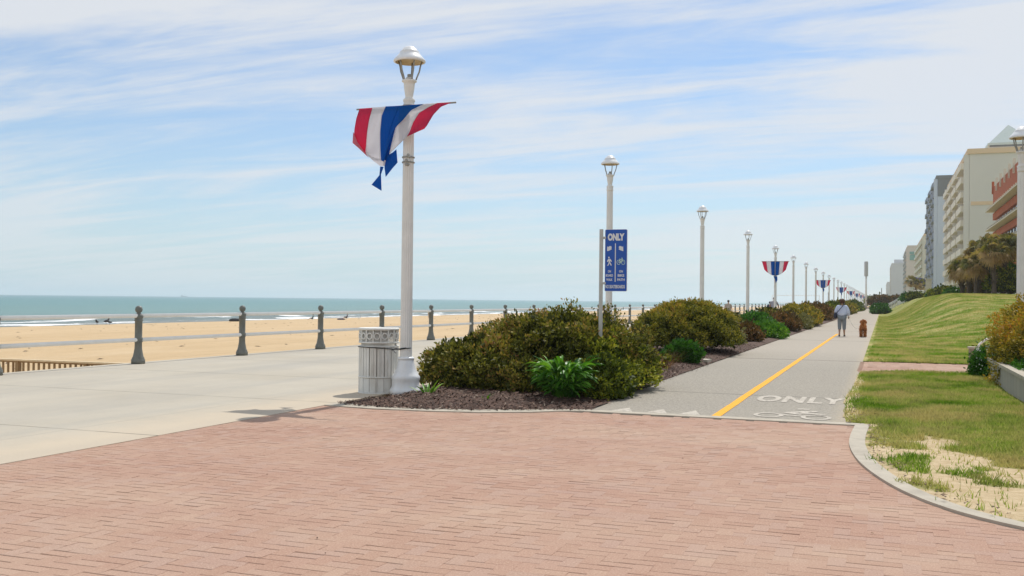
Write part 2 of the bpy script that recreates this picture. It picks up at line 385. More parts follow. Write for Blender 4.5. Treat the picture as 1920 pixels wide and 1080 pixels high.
# sea
def m_sea():
    n = NT('sea_water'); s = n.n('ShaderNodeSeparateXYZ'); n.l(n.pos(), s.inputs[0])
    off = n.math('SUBTRACT', -112.0, s.outputs[0])                      # metres off shore
    wob = n.math('MULTIPLY', n.math('SUBTRACT', n.noise(.03, 4, .6), .5), 26)
    o2 = n.math('ADD', off, wob)
    c = n.ramp(n.math('DIVIDE', o2, 1500.0), [(0, (.15, .15, .12)), (.012, (.085, .14, .125)), (.03, (.09, .19, .17)), (.06, (.10, .225, .20)), (.2, (.055, .20, .19)), (.6, (.035, .165, .165)), (1, (.03, .135, .15))])
    c = n.mix(n.ramp(n.noise(.02, 5, .6, stretch=(1, .25, 1)), [(.4, 0.0), (.7, .25)]), c, (.10, .26, .27))
    # broken surf in the first sixty metres
    fn = n.noise(.22, 9, .72, stretch=(1.3, .38, 1), dist=.5)
    def band(c0, w, thr):
        d = n.math('ABSOLUTE', n.math('SUBTRACT', o2, c0)); k = n.math('SUBTRACT', 1.0, n.math('DIVIDE', d, w), True)
        return n.ramp(n.math('ADD', fn, n.math('MULTIPLY', k, .42)), [(thr, 0.0), (thr+.07, 1.0)])
    fo = None
    for b in ((3, 8, .80), (17, 6, .83), (34, 5, .90)):
        k = band(*b); fo = k if fo is None else n.math('MAXIMUM', fo, k)
    caps = n.ramp(n.noise(.10, 6, .6, stretch=(1, .3, 1)), [(.70, 0.0), (.73, .5)])
    fo = n.math('MAXIMUM', fo, caps)
    c = n.mix(fo, c, (.93, .94, .93)); n.col(c)
    r = n.n('ShaderNodeMapRange'); n.l(fo, r.inputs[0]); r.inputs['To Min'].default_value = .32; r.inputs['To Max'].default_value = .9
    n.l(r.outputs[0], n.b.inputs['Roughness']); n.spec(.22)
    h = n.math('ADD', n.noise(.35, 6, .6, stretch=(1, .3, 1)), n.math('MULTIPLY', n.noise(2.2, 5, .65, stretch=(1, .5, 1)), .35)); n.bump(h, .8, 1.1)
    return n.m
def sea_z(x, y):
    off = -112-x+2.5*np.sin(y*.05)+1.5*np.sin(y*.13+1)
    z = -3.0+0*x
    for c0, w, a in ((6, 2.2, .22), (20, 2.6, .42), (38, 3.2, .5), (60, 4, .4)):
        cc = c0+3*(vnoise(x*0, y, .05, c0)-.5)
        z = z+a*np.exp(-((off-cc)/w)**2)*(.3+.9*vnoise(x*0+c0, y, .03, c0+1))
    return z+.05*(vnoise(x, y, .5, 8)-.5)
sx = -np.concatenate([np.linspace(110, 185, 110), np.geomspace(187, 6500, 40)])[::-1]
sy = np.concatenate([[-3000, -300], np.linspace(-20, 500, 300), np.geomspace(510, 6800, 50)])
struct('sea', grid_mesh('sea', sx, sy, sea_z, m_sea()), None)
# far shore water closing the horizon beyond the beach
fs = MB(); fs.quad((-115, 5000, -2.96), (-15, 5900, -2.96), (2500, 6900, -2.96), (-115, 6900, -2.96)); struct('far_sea', fs, M['beach'])

# boardwalk slab
bw = MB(); bw.box(((XR+XL)/2, 980, -.55), (XL-XR, 2000, 1.112)); struct('boardwalk', bw, M['concrete'])
# bike path
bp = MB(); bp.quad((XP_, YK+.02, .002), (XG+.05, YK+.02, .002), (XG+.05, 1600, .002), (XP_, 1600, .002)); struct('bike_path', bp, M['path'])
# brick plaza: every paver of the herringbone is modelled, one mesh
cr_out = [(-.30, 12.95), (-.33, 11.78), (-.31, 10.91), (-.2, 9.92), (-.01, 9.04), (.22, 8.35), (.53, 7.79), (.92, 7.40), (1.4, 7.1), (2.2, 6.8), (3.5, 6.5), (9, 6.0)]
cr_in = [(-.08, 12.95), (-.16, 11.75), (-.13, 10.9), (-.02, 10.0), (.15, 9.2), (.38, 8.55), (.68, 8.02), (1.05, 7.66), (1.5, 7.38), (2.3, 7.07), (3.6, 6.77), (9, 6.25)]
plaza = [(XL-.05, -6), (XL-.05, 12.2)]+[(-6.95, YK-.2), (-.3, YK-.02)]+[(x+.1, y) for x, y in cr_out[1:]]+[(9, -6)]
def herringbone(name, poly, z, bw_=.1016, gap=.003, keep=None):
    V = []; Rn = []; x0, x1 = min(p[0] for p in poly), max(p[0] for p in poly); y0, y1 = min(p[1] for p in poly), max(p[1] for p in poly)
    nx, ny = int((x1-x0)/bw_)+4, int((y1-y0)/bw_)+4
    for j in range(-2, ny):
        for i in range(-4, nx):
            k = (i-j) % 4
            if k == 0: rect = (i, j, 2, 1)            # lying brick covers cells i, i+1
            elif k == 3: rect = (i, j, 1, 2)          # standing brick covers rows j, j+1
            else: continue
            cx_, cy_ = x0+(rect[0]+rect[2]/2)*bw_, y0+(rect[1]+rect[3]/2)*bw_
            Rn.append((cx_, cy_, rect[2]*bw_-.0002, rect[3]*bw_-gap))
    R_ = np.array(Rn); ok = inpoly(R_[:, 0], R_[:, 1], poly)
    if keep is not None: ok &= keep(R_[:, 0], R_[:, 1])
    R_ = R_[ok]; n = len(R_); hx, hy = R_[:, 2]/2, R_[:, 3]/2
    dz = rng.normal(0, .0005, n); tx = rng.normal(0, .00025, n); ty = rng.normal(0, .0009, n); bev = .0038; bx = 0.0
    def P(sx_, sy_, inset, dzv):
        return np.stack([R_[:, 0]+sx_*(hx-(bx if inset else 0)), R_[:, 1]+sy_*(hy-inset), z+dz+sx_*tx+sy_*ty+dzv], -1)
    q = []; cs = [(-1, -1), (1, -1), (1, 1), (-1, 1)]
    q.append(np.stack([P(a, b, bev, 0) for a, b in cs], 1))
    for e in range(4):
        a, b = cs[e], cs[(e+1) % 4]
        q.append(np.stack([P(*a, 0, -bev), P(*b, 0, -bev), P(*b, bev, 0), P(*a, bev, 0)], 1))
        q.append(np.stack([P(*a, 0, -.02), P(*b, 0, -.02), P(*b, 0, -bev), P(*a, 0, -bev)], 1))
    r = rng.random(n); return np_mesh(name, np.concatenate(q), 4, M['brick'], np.tile(r, len(q)))
struct('brick_plaza', herringbone('brick_plaza', plaza, 0, keep=lambda x, y: (y > 2.2) & (np.abs(x) < 2+y*1.1)), None)
jb = MB(); jb.prism([(p[0], p[1]) for p in plaza], -.03, -.0052); struct('joint_sand', jb, M['joint'])
# kerbs
def ribbon(mb, a, b, z0, z1, n=0):
    for i in range(len(a)-1):
        q = [a[i], a[i+1], b[i+1], b[i]]
        k = len(mb.v); mb.v += [(x, y, z1) for x, y in q]; mb.face((k+3, k+2, k+1, k))
        for s_ in (0, 2):
            p, r = q[s_], q[(s_+1) % 4]; mb.quad((*p, z0), (*r, z0), (*r, z1), (*p, z1))
    for e in ((a[0], b[0]), (a[-1], b[-1])): mb.quad((*e[0], z0), (*e[1], z0), (*e[1], z1), (*e[0], z1))
def resample(pts, step=.15):
    out = []
    P_ = [Vector(p) for p in pts]
    for i in range(len(P_)-1):
        p0, p1, p2, p3 = P_[max(i-1, 0)], P_[i], P_[i+1], P_[min(i+2, len(P_)-1)]
        k = max(1, int((p2-p1).length/step))
        for j in range(k):
            t = j/k; out.append(tuple(.5*((2*p1)+(p2-p0)*t+(2*p0-5*p1+4*p2-p3)*t*t+(3*p1-p0-3*p2+p3)*t**3)))
    return out+[tuple(P_[-1])]
kb = MB()
fa = [(-7.24, 12.04), (-6.99, 12.0), (-6.4, 11.93), (-5.65, 12.0), (-4.95, 12.16), (-4.35, 12.48), (-4.02, 12.8), (-3.75, 12.88), (-2.3, 12.88), (-1.1, 12.885), (-.2, 12.87)]
fb = [(-7.24, 12.5), (-6.9, 12.32), (-6.4, 12.2), (-5.75, 12.26), (-5.1, 12.42), (-4.55, 12.7), (-4.15, 12.98), (-3.75, 13.09), (-2.3, 13.09), (-1.1, 13.095), (-.2, 13.08)]
def paired(a, b, k=8):
    A, B = [], []
    for i in range(len(a)-1):
        for j in range(k):
            t = j/k; A.append(tuple(Vector(a[i]).lerp(Vector(a[i+1]), t))); B.append(tuple(Vector(b[i]).lerp(Vector(b[i+1]), t)))
    return A+[a[-1]], B+[b[-1]]
A_, B_ = paired(fa, fb); ribbon(kb, A_, B_, -.05, .014); struct('front_kerb', kb, M['kerb'])
kc = MB(); A_ = resample(cr_out); n_ = len(A_)
def offset(pts, d):
    out = []
    for i, p in enumerate(pts):
        a, b = Vector(pts[max(i-1, 0)]), Vector(pts[min(i+1, len(pts)-1)]); t = (b-a).normalized(); out.append((p[0]-t.y*d, p[1]+t.x*d))
    return out
wv = [.165-.03*smooth01(i/n_*1.6) for i in range(n_)]
B_ = [offset(A_, w)[i] for i, w in enumerate(wv)]
ribbon(kc, A_, B_, -.05, .022); struct('curved_kerb', kc, M['kerb'])
lawn_edge = B_
# near lawn with a bare sandy corner
LEX, LEY = np.array([p[0] for p in lawn_edge[::2]]), np.array([p[1] for p in lawn_edge[::2]])
def lawn_bumps(x, y):
    x = np.asarray(x, float); y = np.asarray(y, float); d = np.full(x.shape, 9.)
    for a_, b_ in zip(LEX, LEY): d = np.minimum(d, np.hypot(x-a_, y-b_))
    return .010+.05*(vnoise(x, y, .9, 1)-.1)*smooth01((x+.3)/.6)*smooth01((d-.1)/.5)
near_poly = [(XG-.02, 23.05), (XG-.05, 20), (XG-.1, 16.7), (XG-.08, 14.5), (XG, 13.25), (-.2, 12.98)]+offset(A_, .08)[1:]+[(14, 6.2), (14, 23.05)]
bmn = bmesh.new()
xs = np.arange(-.6, 4, .1); ys = np.arange(5.8, 23.1, .1)
def sand_amount(x, y):
    # bare ground beside the curved kerb
    up = np.interp(x, [-.2, .19, .45, .69, 1.22, 2.2, 4], [12.2, 12.75, 12.2, 11.55, 10.15, 9.2, 8.6])
    d = (up-y)+1.1*(vnoise(x, y, 2.2, 5)-.5)+.5*(vnoise(x, y, 6, 6)-.5)
    g = vnoise(x, y, 1.6, 9)*.6+vnoise(x, y, 4.5, 10)*.4
    patch = (x < .42+.25*(vnoise(x, y, 1.2, 2)-.5)) & (y > 9.3) & (g > .40)
    dk = np.min([np.hypot(x-p[0], y-p[1]) for p in lawn_edge[::3]], axis=0)
    s_ = smooth01(d/.5+.4)*np.where(patch, .25, 1)*np.where(g > .66, .35, 1)
    s_ = np.maximum(s_, smooth01((.22-dk)/.15)*.9)
    pe = smooth01((XG+.22+.25*(vnoise(x, y, 1.5, 12)-.5)-x)/.15)          # frayed edge along the path
    return np.clip(np.maximum(s_, pe*.85), 0, 1)
def masked_grid(name, xs, ys, zf, poly, m, att=None):
    X, Y = np.meshgrid(xs, ys); Z = zf(X, Y); nx = len(xs)
    i, j = np.meshgrid(np.arange(nx-1), np.arange(len(ys)-1)); a = (j*nx+i).ravel()
    cx_ = (X[:-1, :-1]+X[1:, 1:]).ravel()/2; cy_ = (Y[:-1, :-1]+Y[1:, 1:]).ravel()/2; ok = inpoly(cx_, cy_, poly)
    f = np.stack([a, a+1, a+1+nx, a+nx], -1)[ok]
    me = bpy.data.meshes.new(name); me.from_pydata(np.stack([X, Y, Z], -1).reshape(-1, 3).tolist(), [], f.tolist()); me.materials.append(m)
    me.polygons.foreach_set('use_smooth', [True]*len(me.polygons))
    if att is not None: q = me.attributes.new('sandy', 'FLOAT', 'POINT'); q.data.foreach_set('value', att(X, Y).ravel().astype(np.float32))
    me.update(); return me
nl = NT('lawn_soil')
tcol = nl.ramp(nl.noise(14, 5, .7), [(.25, (.12, .15, .018)), (.6, (.21, .25, .035)), (.85, (.31, .31, .07))])
tcol = nl.mix(nl.ramp(nl.noise(.7, 5, .6), [(.45, 0.0), (.65, .55)]), tcol, (.36, .30, .12))
scol = nl.ramp(nl.noise(9, 7, .7), [(.3, (.46, .34, .19)), (.6, (.62, .49, .31)), (.8, (.70, .58, .40))])
nl.col(nl.mix(nl.attr('sandy'), tcol, scol)); nl.rough(.95); nl.spec(.1); nl.bump(nl.noise(22, 6, .7), .7, .03)
struct('near_lawn', masked_grid('near_lawn', np.arange(-.6, 14.1, .06), np.arange(6, 23.1, .06), lawn_bumps, near_poly, nl.m, sand_amount), None)
# brick cross walk
cw = [(XG-.02, 23.05), (15, 23.05), (15, 27.0), (XG-.02, 27.0)]
struct('brick_crosswalk', herringbone('brick_crosswalk', [(XG, 23.1), (3, 23.1), (3, 26.95), (XG, 26.95)], .012), None)
q = MB(); q.box((7.2, 25.0, -.05), (15.4, 3.98, .106)); struct('crosswalk_bed', q, M['joint'])
# rising lawn
def hill(x, y):
    r = smooth01((x-.1)/5.2)*smooth01((y-29)/62)
    base = 2.35*r+.012*np.sin(x*.9+y*.13)*np.sin(y*.21)*smooth01((x+.3)/1.0)*smooth01((y-27)/4)
    return .02+base
hx = np.concatenate([np.arange(XG-.04, 12, .3), np.geomspace(12.2, 900, 40)]); hy = np.concatenate([np.arange(27, 130, .8), np.geomspace(131, 2500, 70)])
struct('lawn_hillside', grid_mesh('lawn_hillside', hx, hy, hill, M['turf_hill']), None)
# mulch bed
bed_poly = [(XL+.08, 12.4), (-6.95, 12.18), (-6.4, 12.08), (-5.7, 12.14), (-5.05, 12.3), (-4.45, 12.6), (-4.1, 12.86), (-3.72, 12.95), (XP_+.08, 15.2), (XP_+.03, 19.1), (XP_+.02, 400), (XL+.35, 400), (XL+.35, 14.6), (XL+.2, 13.4)]
def bed_z(x, y): return .008+.07*smooth01((x-XL-.25)/.5)*smooth01((XP_+.1-x)/.5)*smooth01((y-np.interp(x, [p[0] for p in fb], [p[1] for p in fb])-.1)/1.6)+.03*(vnoise(x, y, 3, 3)-.3)*smooth01((y-np.interp(x, [p[0] for p in fb], [p[1] for p in fb]))/.5)
struct('mulch_bed', masked_grid('mulch_bed', np.arange(-7.3, -3.7, .07), np.concatenate([np.arange(12.1, 24, .07), np.arange(24, 60, .4), np.geomspace(60.5, 420, 40)]), bed_z, bed_poly, M['mulch']), None)
# bark chips
n = 30000; x = rng.uniform(-7.3, -3.65, n); y = 12.1+rng.random(n)**1.6*22
edge = rng.normal(0, .05, n); ok = inpoly(x+edge, y+edge, bed_poly); x, y = x[ok], y[ok]; n = len(x)
z = bed_z(x, y)+rng.uniform(.004, .03, n); a = rng.uniform(0, PI, n); L = rng.uniform(.008, .026, n); wd = L*rng.uniform(.25, .5, n)
tz = rng.normal(0, .35, n)
ux, uy = np.cos(a), np.sin(a); vx, vy = -uy, ux
cm = lambda s_, t_: np.stack([x+s_*L*ux+t_*wd*vx, y+s_*L*uy+t_*wd*vy, z+s_*L*tz+t_*wd*.4], -1)
nb = NT('bark'); nb.col(nb.ramp(nb.attr(), [(0, (.03, .015, .009)), (.6, (.105, .052, .033)), (.9, (.19, .11, .075)), (1, (.40, .32, .24))])); nb.rough(.9)
tag(link('bark_mulch', np_mesh('bark_mulch', np.stack([cm(-1, -1), cm(1, -1), cm(.8, 1), cm(-.9, 1)], 1), 4, nb.m, rng.random(n)**1.4)), kind='stuff')

# dead leaves blown against the kerb and along the path edge
n = 300; t_ = rng.random(n); kx = np.interp(t_*40, range(len(lawn_edge)), [p[0] for p in lawn_edge]); ky = np.interp(t_*40, range(len(lawn_edge)), [p[1] for p in lawn_edge])
x = kx+np.abs(rng.normal(0, .10, n)); y = ky+rng.normal(0, .06, n); m_ = rng.random(n) < .45; x[m_] = XG+.02+np.abs(rng.normal(0, .12, m_.sum())); y[m_] = rng.uniform(12.95, 17, m_.sum())
m2_ = rng.random(n) < .05; x[m2_] = rng.uniform(-6, 1.2, m2_.sum()); y[m2_] = rng.uniform(5, 12.5, m2_.sum())
a = rng.uniform(0, PI, n); L = rng.uniform(.010, .028, n)*np.where(m2_, .5, 1); ux, uy = np.cos(a)*L, np.sin(a)*L; z = np.where(m2_, .004, lawn_bumps(x, y)+.006); z = np.maximum(z, .004+.036*(~m2_))
lv = np.stack([np.stack([x-ux, y-uy, z], -1), np.stack([x+uy*.5, y-ux*.5, z+.006], -1), np.stack([x+ux, y+uy, z+.004], -1), np.stack([x-uy*.5, y+ux*.5, z+.008], -1)], 1)
lm = NT('dead_leaf'); lm.col(lm.ramp(lm.attr(), [(0, (.03, .018, .012)), (.7, (.14, .08, .045)), (1, (.28, .18, .10))])); lm.rough(.9)
tag(link('leaf_litter', np_mesh('leaf_litter', lv, 4, lm.m, rng.random(n))), kind='stuff')
# grass blades
def blades(n, xr, yr, zf, keep, h, w, lean=.35, ypow=1.0):
    x = rng.uniform(*xr, n); y = yr[0]+rng.random(n)**ypow*(yr[1]-yr[0]); k = keep(x, y); x, y = x[k], y[k]; n = len(x)
    z = zf(x, y); a = rng.uniform(0, 2*PI, n); tuft = vnoise(x, y, 3.2, 41)*.6+vnoise(x, y, 8, 42)*.4; H = h*rng.uniform(.5, 1.3, n)*(.45+1.25*tuft); Wd = w*rng.uniform(.7, 1.3, n)
    b = a+PI/2; lx, ly = rng.normal(0, lean, n)*H, rng.normal(0, lean, n)*H
    p0 = np.stack([x-np.cos(a)*Wd, y-np.sin(a)*Wd, z-.005], -1); p1 = np.stack([x+np.cos(a)*Wd, y+np.sin(a)*Wd, z-.005], -1)
    p2 = np.stack([x+lx, y+ly, z+H], -1); return np.stack([p0, p1, p2], 1), np.clip(.55*rng.random(n)+.9*(vnoise(x, y, 1.7, 43)*.5+vnoise(x, y, 6, 44)*.5-.25), 0, 1)
def keep_near(x, y):
    s_ = sand_amount(x, y); thin = smooth01((vnoise(x, y, 1.3, 21)*.6+vnoise(x, y, 5, 22)*.4-.5)/.25)*.6
    dk_ = np.full(x.shape, 9.)
    for a_, b_ in zip(LEX, LEY): dk_ = np.minimum(dk_, np.hypot(x-a_, y-b_))
    return inpoly(x, y, near_poly) & ((dk_ > .1) | (x > 2.5)) & ~((x < -.13) & (y < 13.1)) & (rng.random(len(x)) > np.maximum(s_*.96, thin)) & (x < np.maximum(1.9+(y > 100)*9, -9))
b1, r1 = blades(190000, (-.6, 3.0), (6.3, 23.05), lawn_bumps, keep_near, .046, .0065, .5)
hill_keep = lambda x, y: (rng.random(len(x)) > .7*smooth01((vnoise(x, y*.4, .8, 31)*.6+vnoise(x, y, 3, 32)*.4-.5)/.22)*(y < 75)) & (x > XG+.02+.12*vnoise(x, y, 2, 3)) & (x < .12*y+1.5)
b2, r2 = blades(330000, (-.45, 9), (27.02, 120), hill, hill_keep, .045, .008, .5, 1.7)
tag(link('lawn_grass', np_mesh('lawn_grass', np.concatenate([b1, b2]), 3, M['blade'], np.concatenate([r1, r2]))), kind='stuff')

# painted markings
ym = MB()
yl = [(-2.075, YK+.22), (-1.93, YK+.22)]
seg = [13.14+i*1.5 for i in range(26)]
for i in range(len(seg)-1):
    w = .005*math.sin(i*1.7)
    ym.quad((-2.09+w, seg[i], .007), (-1.97+w, seg[i], .007), (-1.97-w, seg[i+1]-.002, .007), (-2.09-w, seg[i+1]-.002, .007))
tag(ym.build('centre_line', M['yellow']), kind='structure')
tm = MB()
for px in (1160, 1215, 1278): pass
for a, b, c_ in (((-3.46, 13.16), (-3.15, 13.16), (-3.30, 13.62)), ((-2.98, 13.16), (-2.68, 13.16), (-2.83, 13.66)), ((-2.54, 13.16), (-2.24, 13.16), (-2.39, 13.70))):
    tm.quad((*a, .007), (*b, .007), (*c_, .007))
tag(tm.build('yield_teeth_marking', M['white_mark']), kind='structure')

def text_mesh(txt, size, bold=.0, name='text', extrude=.0, align='CENTER', space=1.0):
    cu = bpy.data.curves.new(name, 'FONT'); cu.body = txt; cu.size = size; cu.offset = bold; cu.extrude = extrude
    cu.align_x = align; cu.align_y = 'CENTER'; cu.resolution_u = 4; cu.space_character = space
    ob = bpy.data.objects.new(name, cu); C.objects.link(ob); bpy.context.view_layer.update()
    me = bpy.data.meshes.new_from_object(ob.evaluated_get(bpy.context.evaluated_depsgraph_get()))
    bpy.data.objects.remove(ob); bpy.data.curves.remove(cu); return me
def fit(me, mat, w, h):
    co = np.zeros(len(me.vertices)*3, np.float32); me.vertices.foreach_get('co', co); co = co.reshape(-1, 3)
    mn, mx_ = co.min(0), co.max(0); co[:, 0] = (co[:, 0]-(mn[0]+mx_[0])/2)*w/(mx_[0]-mn[0]); co[:, 1] = (co[:, 1]-(mn[1]+mx_[1])/2)*h/(mx_[1]-mn[1])
    me.vertices.foreach_set('co', co.ravel()); me.transform(mat); me.materials.clear(); me.materials.append(mat_cur[0]); me.update(); return me
mat_cur = [M['white_mark']]
me = fit(text_mesh('ONLY', .5, .022, space=1.12), Matrix.Translation((-1.17, 15.92, .007)), 1.30, 1.05)
tag(link('path_lettering', me), kind='structure')
def ring2d(mb, c, ro, ri, z, sx=1, sy=1, n=28, flip=None):
    for i in range(n):
        a, b = 2*PI*i/n, 2*PI*(i+1)/n
        mb.quad((c[0]+ri*math.cos(a)*sx, c[1]+ri*math.sin(a)*sy, z), (c[0]+ro*math.cos(a)*sx, c[1]+ro*math.sin(a)*sy, z), (c[0]+ro*math.cos(b)*sx, c[1]+ro*math.sin(b)*sy, z), (c[0]+ri*math.cos(b)*sx, c[1]+ri*math.sin(b)*sy, z))
bk = MB(); cx0, cy0 = -1.13, 13.62
ring2d(bk, (-1.41, 13.60), .195, .135, .007, 1, 1.45); ring2d(bk, (-.80, 13.55), .195, .135, .0075, 1, 1.45)
for q_ in ([(-1.25, 13.92), (-1.02, 13.78), (-.98, 13.90), (-1.22, 14.04)], [(-1.22, 14.04), (-1.0, 14.3), (-.93, 14.2), (-1.1, 13.97)], [(-1.0, 14.3), (-.86, 14.36), (-.80, 14.2), (-.93, 14.19)],
           [(-1.0, 14.2), (-.70, 13.95), (-.70, 13.85), (-1.04, 13.96)], [(-1.25, 13.74), (-.95, 13.66), (-.95, 13.57), (-1.25, 13.62)]):
    bk.quad(*[(x_, y_, .007+.0004*random.random()) for x_, y_ in q_])
bk.quad((-1.12, 14.42, .008), (-.95, 14.46, .008), (-.93, 14.6, .008), (-1.1, 14.57, .008))
tag(bk.build('bicycle_marking', M['white_mark']), kind='structure')
# ================================================================== OBJECTS
ORD = ['first', 'second', 'third', 'fourth', 'fifth', 'sixth', 'seventh', 'eighth', 'ninth', 'tenth', 'eleventh', 'twelfth', 'thirteenth', 'fourteenth', 'fifteenth', 'sixteenth', 'seventeenth', 'eighteenth', 'nineteenth', 'twentieth']
# ------------------------------------------------------------------ lamp posts
def make_lamp():
    r = empty('lamp_post')
    b = MB(); b.smooth = True
    b.lathe([(.25, 0), (.25, .075), (.235, .10), (.215, .13), (.212, .22), (.222, .25), (.222, .285), (.20, .31), (.165, .37), (.138, .45), (.122, .54), (.118, .555)], n=32, flute=.035, fn=8)
    base = b.build('base', M['lampbase'], r)
    c = MB(); c.smooth = True; c.lathe([(.128, .548), (.130, .575), (.108, .59)], n=32); c.build('collar', M['lampbase'], base)
    p = MB(); p.lathe([(.094, .57), (.094, .62), (.083, 4.5)], n=64, flute=.10, fn=16); p.build('pole', M['lamp'], r)
    u = MB(); u.smooth = True
    u.lathe([(.086, 4.47), (.090, 4.49), (.090, 4.53), (.082, 4.55), (.094, 4.575), (.094, 4.60), (.062, 4.63), (.062, 4.66), (.078, 4.76), (.085, 4.83), (.088, 4.865), (.116, 4.882), (.116, 4.905), (.07, 4.915), (.05, 4.95)], n=28)
    u.build('urn', M['lamp'], r)
    for k in range(5):
        a = 2*PI*k/5+.55; ca, sa = math.cos(a), math.sin(a)
        t = MB(); t.smooth = True
        t.tube([(.10*ca, .10*sa, 4.90), (.115*ca, .115*sa, 4.95), (.155*ca, .155*sa, 5.05), (.170*ca, .170*sa, 5.13), (.195*ca, .195*sa, 5.22)], .012, 6)
        t.build('cage_rib', M['ironwork'], r)
    d = MB(); d.smooth = True
    d.lathe([(.222, 5.185), (.247, 5.19), (.252, 5.205), (.246, 5.225), (.205, 5.268), (.175, 5.305), (.150, 5.338), (.150, 5.352), (.132, 5.362), (.105, 5.402), (.055, 5.434), (.003, 5.443)], n=36, caps=False)
    d.cur = 1; d.lathe([(.222, 5.185), (.220, 5.20), (.19, 5.235), (.12, 5.27), (.003, 5.28)], n=36, caps=False)
    d.build('dome_shade', [M['lampbase'], M['reflector']], r)
    h = MB(); h.smooth = True; h.lathe([(.03, 4.93), (.035, 4.99), (.028, 5.0)], n=12); h.build('bulb_socket', M['ironwork'], r)
    return r
LX = -6.95
lamp_y = [13.97, 26.2, 41.0, 55.8, 70.8, 85.6, 100.2, 115.2]+[115.2+14.8*i for i in range(1, 34)]
NLAMP = len(lamp_y)
lamp0 = make_lamp()
lamp_labels = ['large white fluted lamp post in front, beside the cream litter bin', 'white lamp post right behind the blue sign',
               'white lamp post rising behind the round bronze shrub', 'white lamp post between the round shrub and the first small bunting']
for i, y in enumerate(lamp_y):
    o = lamp0 if i == 0 else copy_tree(lamp0)
    o.location = (LX-.006*max(0, i-6), y, 0 if i == 0 else 0); o.rotation_euler = (0, 0, .0 if i == 0 else random.uniform(0, 1))
    bunt = i % 4 == 0
    if i < 4: lb = lamp_labels[i]
    elif i < 16: lb = 'white lamp post, %s from the front in the row%s' % (ORD[i], ' and carrying striped bunting' if bunt else ' along the planted bed')
    elif bunt: lb = 'tiny far lamp post under striped bunting at the end of the row'
    else: lb = 'tiny bare lamp post far away at the end of the row'
    tag(o, lb, 'lamp post', 'white lamp posts along the planted bed')
o = copy_tree(lamp0); o.location = (2.76, 23.6, -.14); o.rotation_euler = (0, 0, .4)
tag(o, 'white lamp post behind the golden hedge at the right edge', 'lamp post', 'white lamp posts along the planted bed')

# ------------------------------------------------------------------ bunting
def cloth(name, c, c2=None):
    n = NT(name); n.col(n.mix(n.math('MULTIPLY', n.noise(7, 4, .6), .4), c, tuple(v*.85 for v in c))); n.rough(.75); n.spec(.2)
    tr = n.n('ShaderNodeBsdfTranslucent'); tr.inputs[0].default_value = (*c, 1); ms = n.n('ShaderNodeMixShader'); ms.inputs[0].default_value = .56
    n.l(n.b.outputs[0], ms.inputs[1]); n.l(tr.outputs[0], ms.inputs[2]); n.l(ms.outputs[0], n.out.inputs[0])
    n.bump(n.noise(5, 5, .55, stretch=(2.6, 2.6, .7)), .9, .06); return n.m
CR, CW_, CB = cloth('crimson_cloth', (.74, .07, .17)), cloth('white_cloth', (.80, .79, .82)), cloth('blue_cloth', (.010, .15, .50))
def interp(pts, t):
    t = t*(len(pts)-1); i = min(int(t), len(pts)-2); f = t-i; return (pts[i][0]*(1-f)+pts[i+1][0]*f, pts[i][1]*(1-f)+pts[i+1][1]*f)
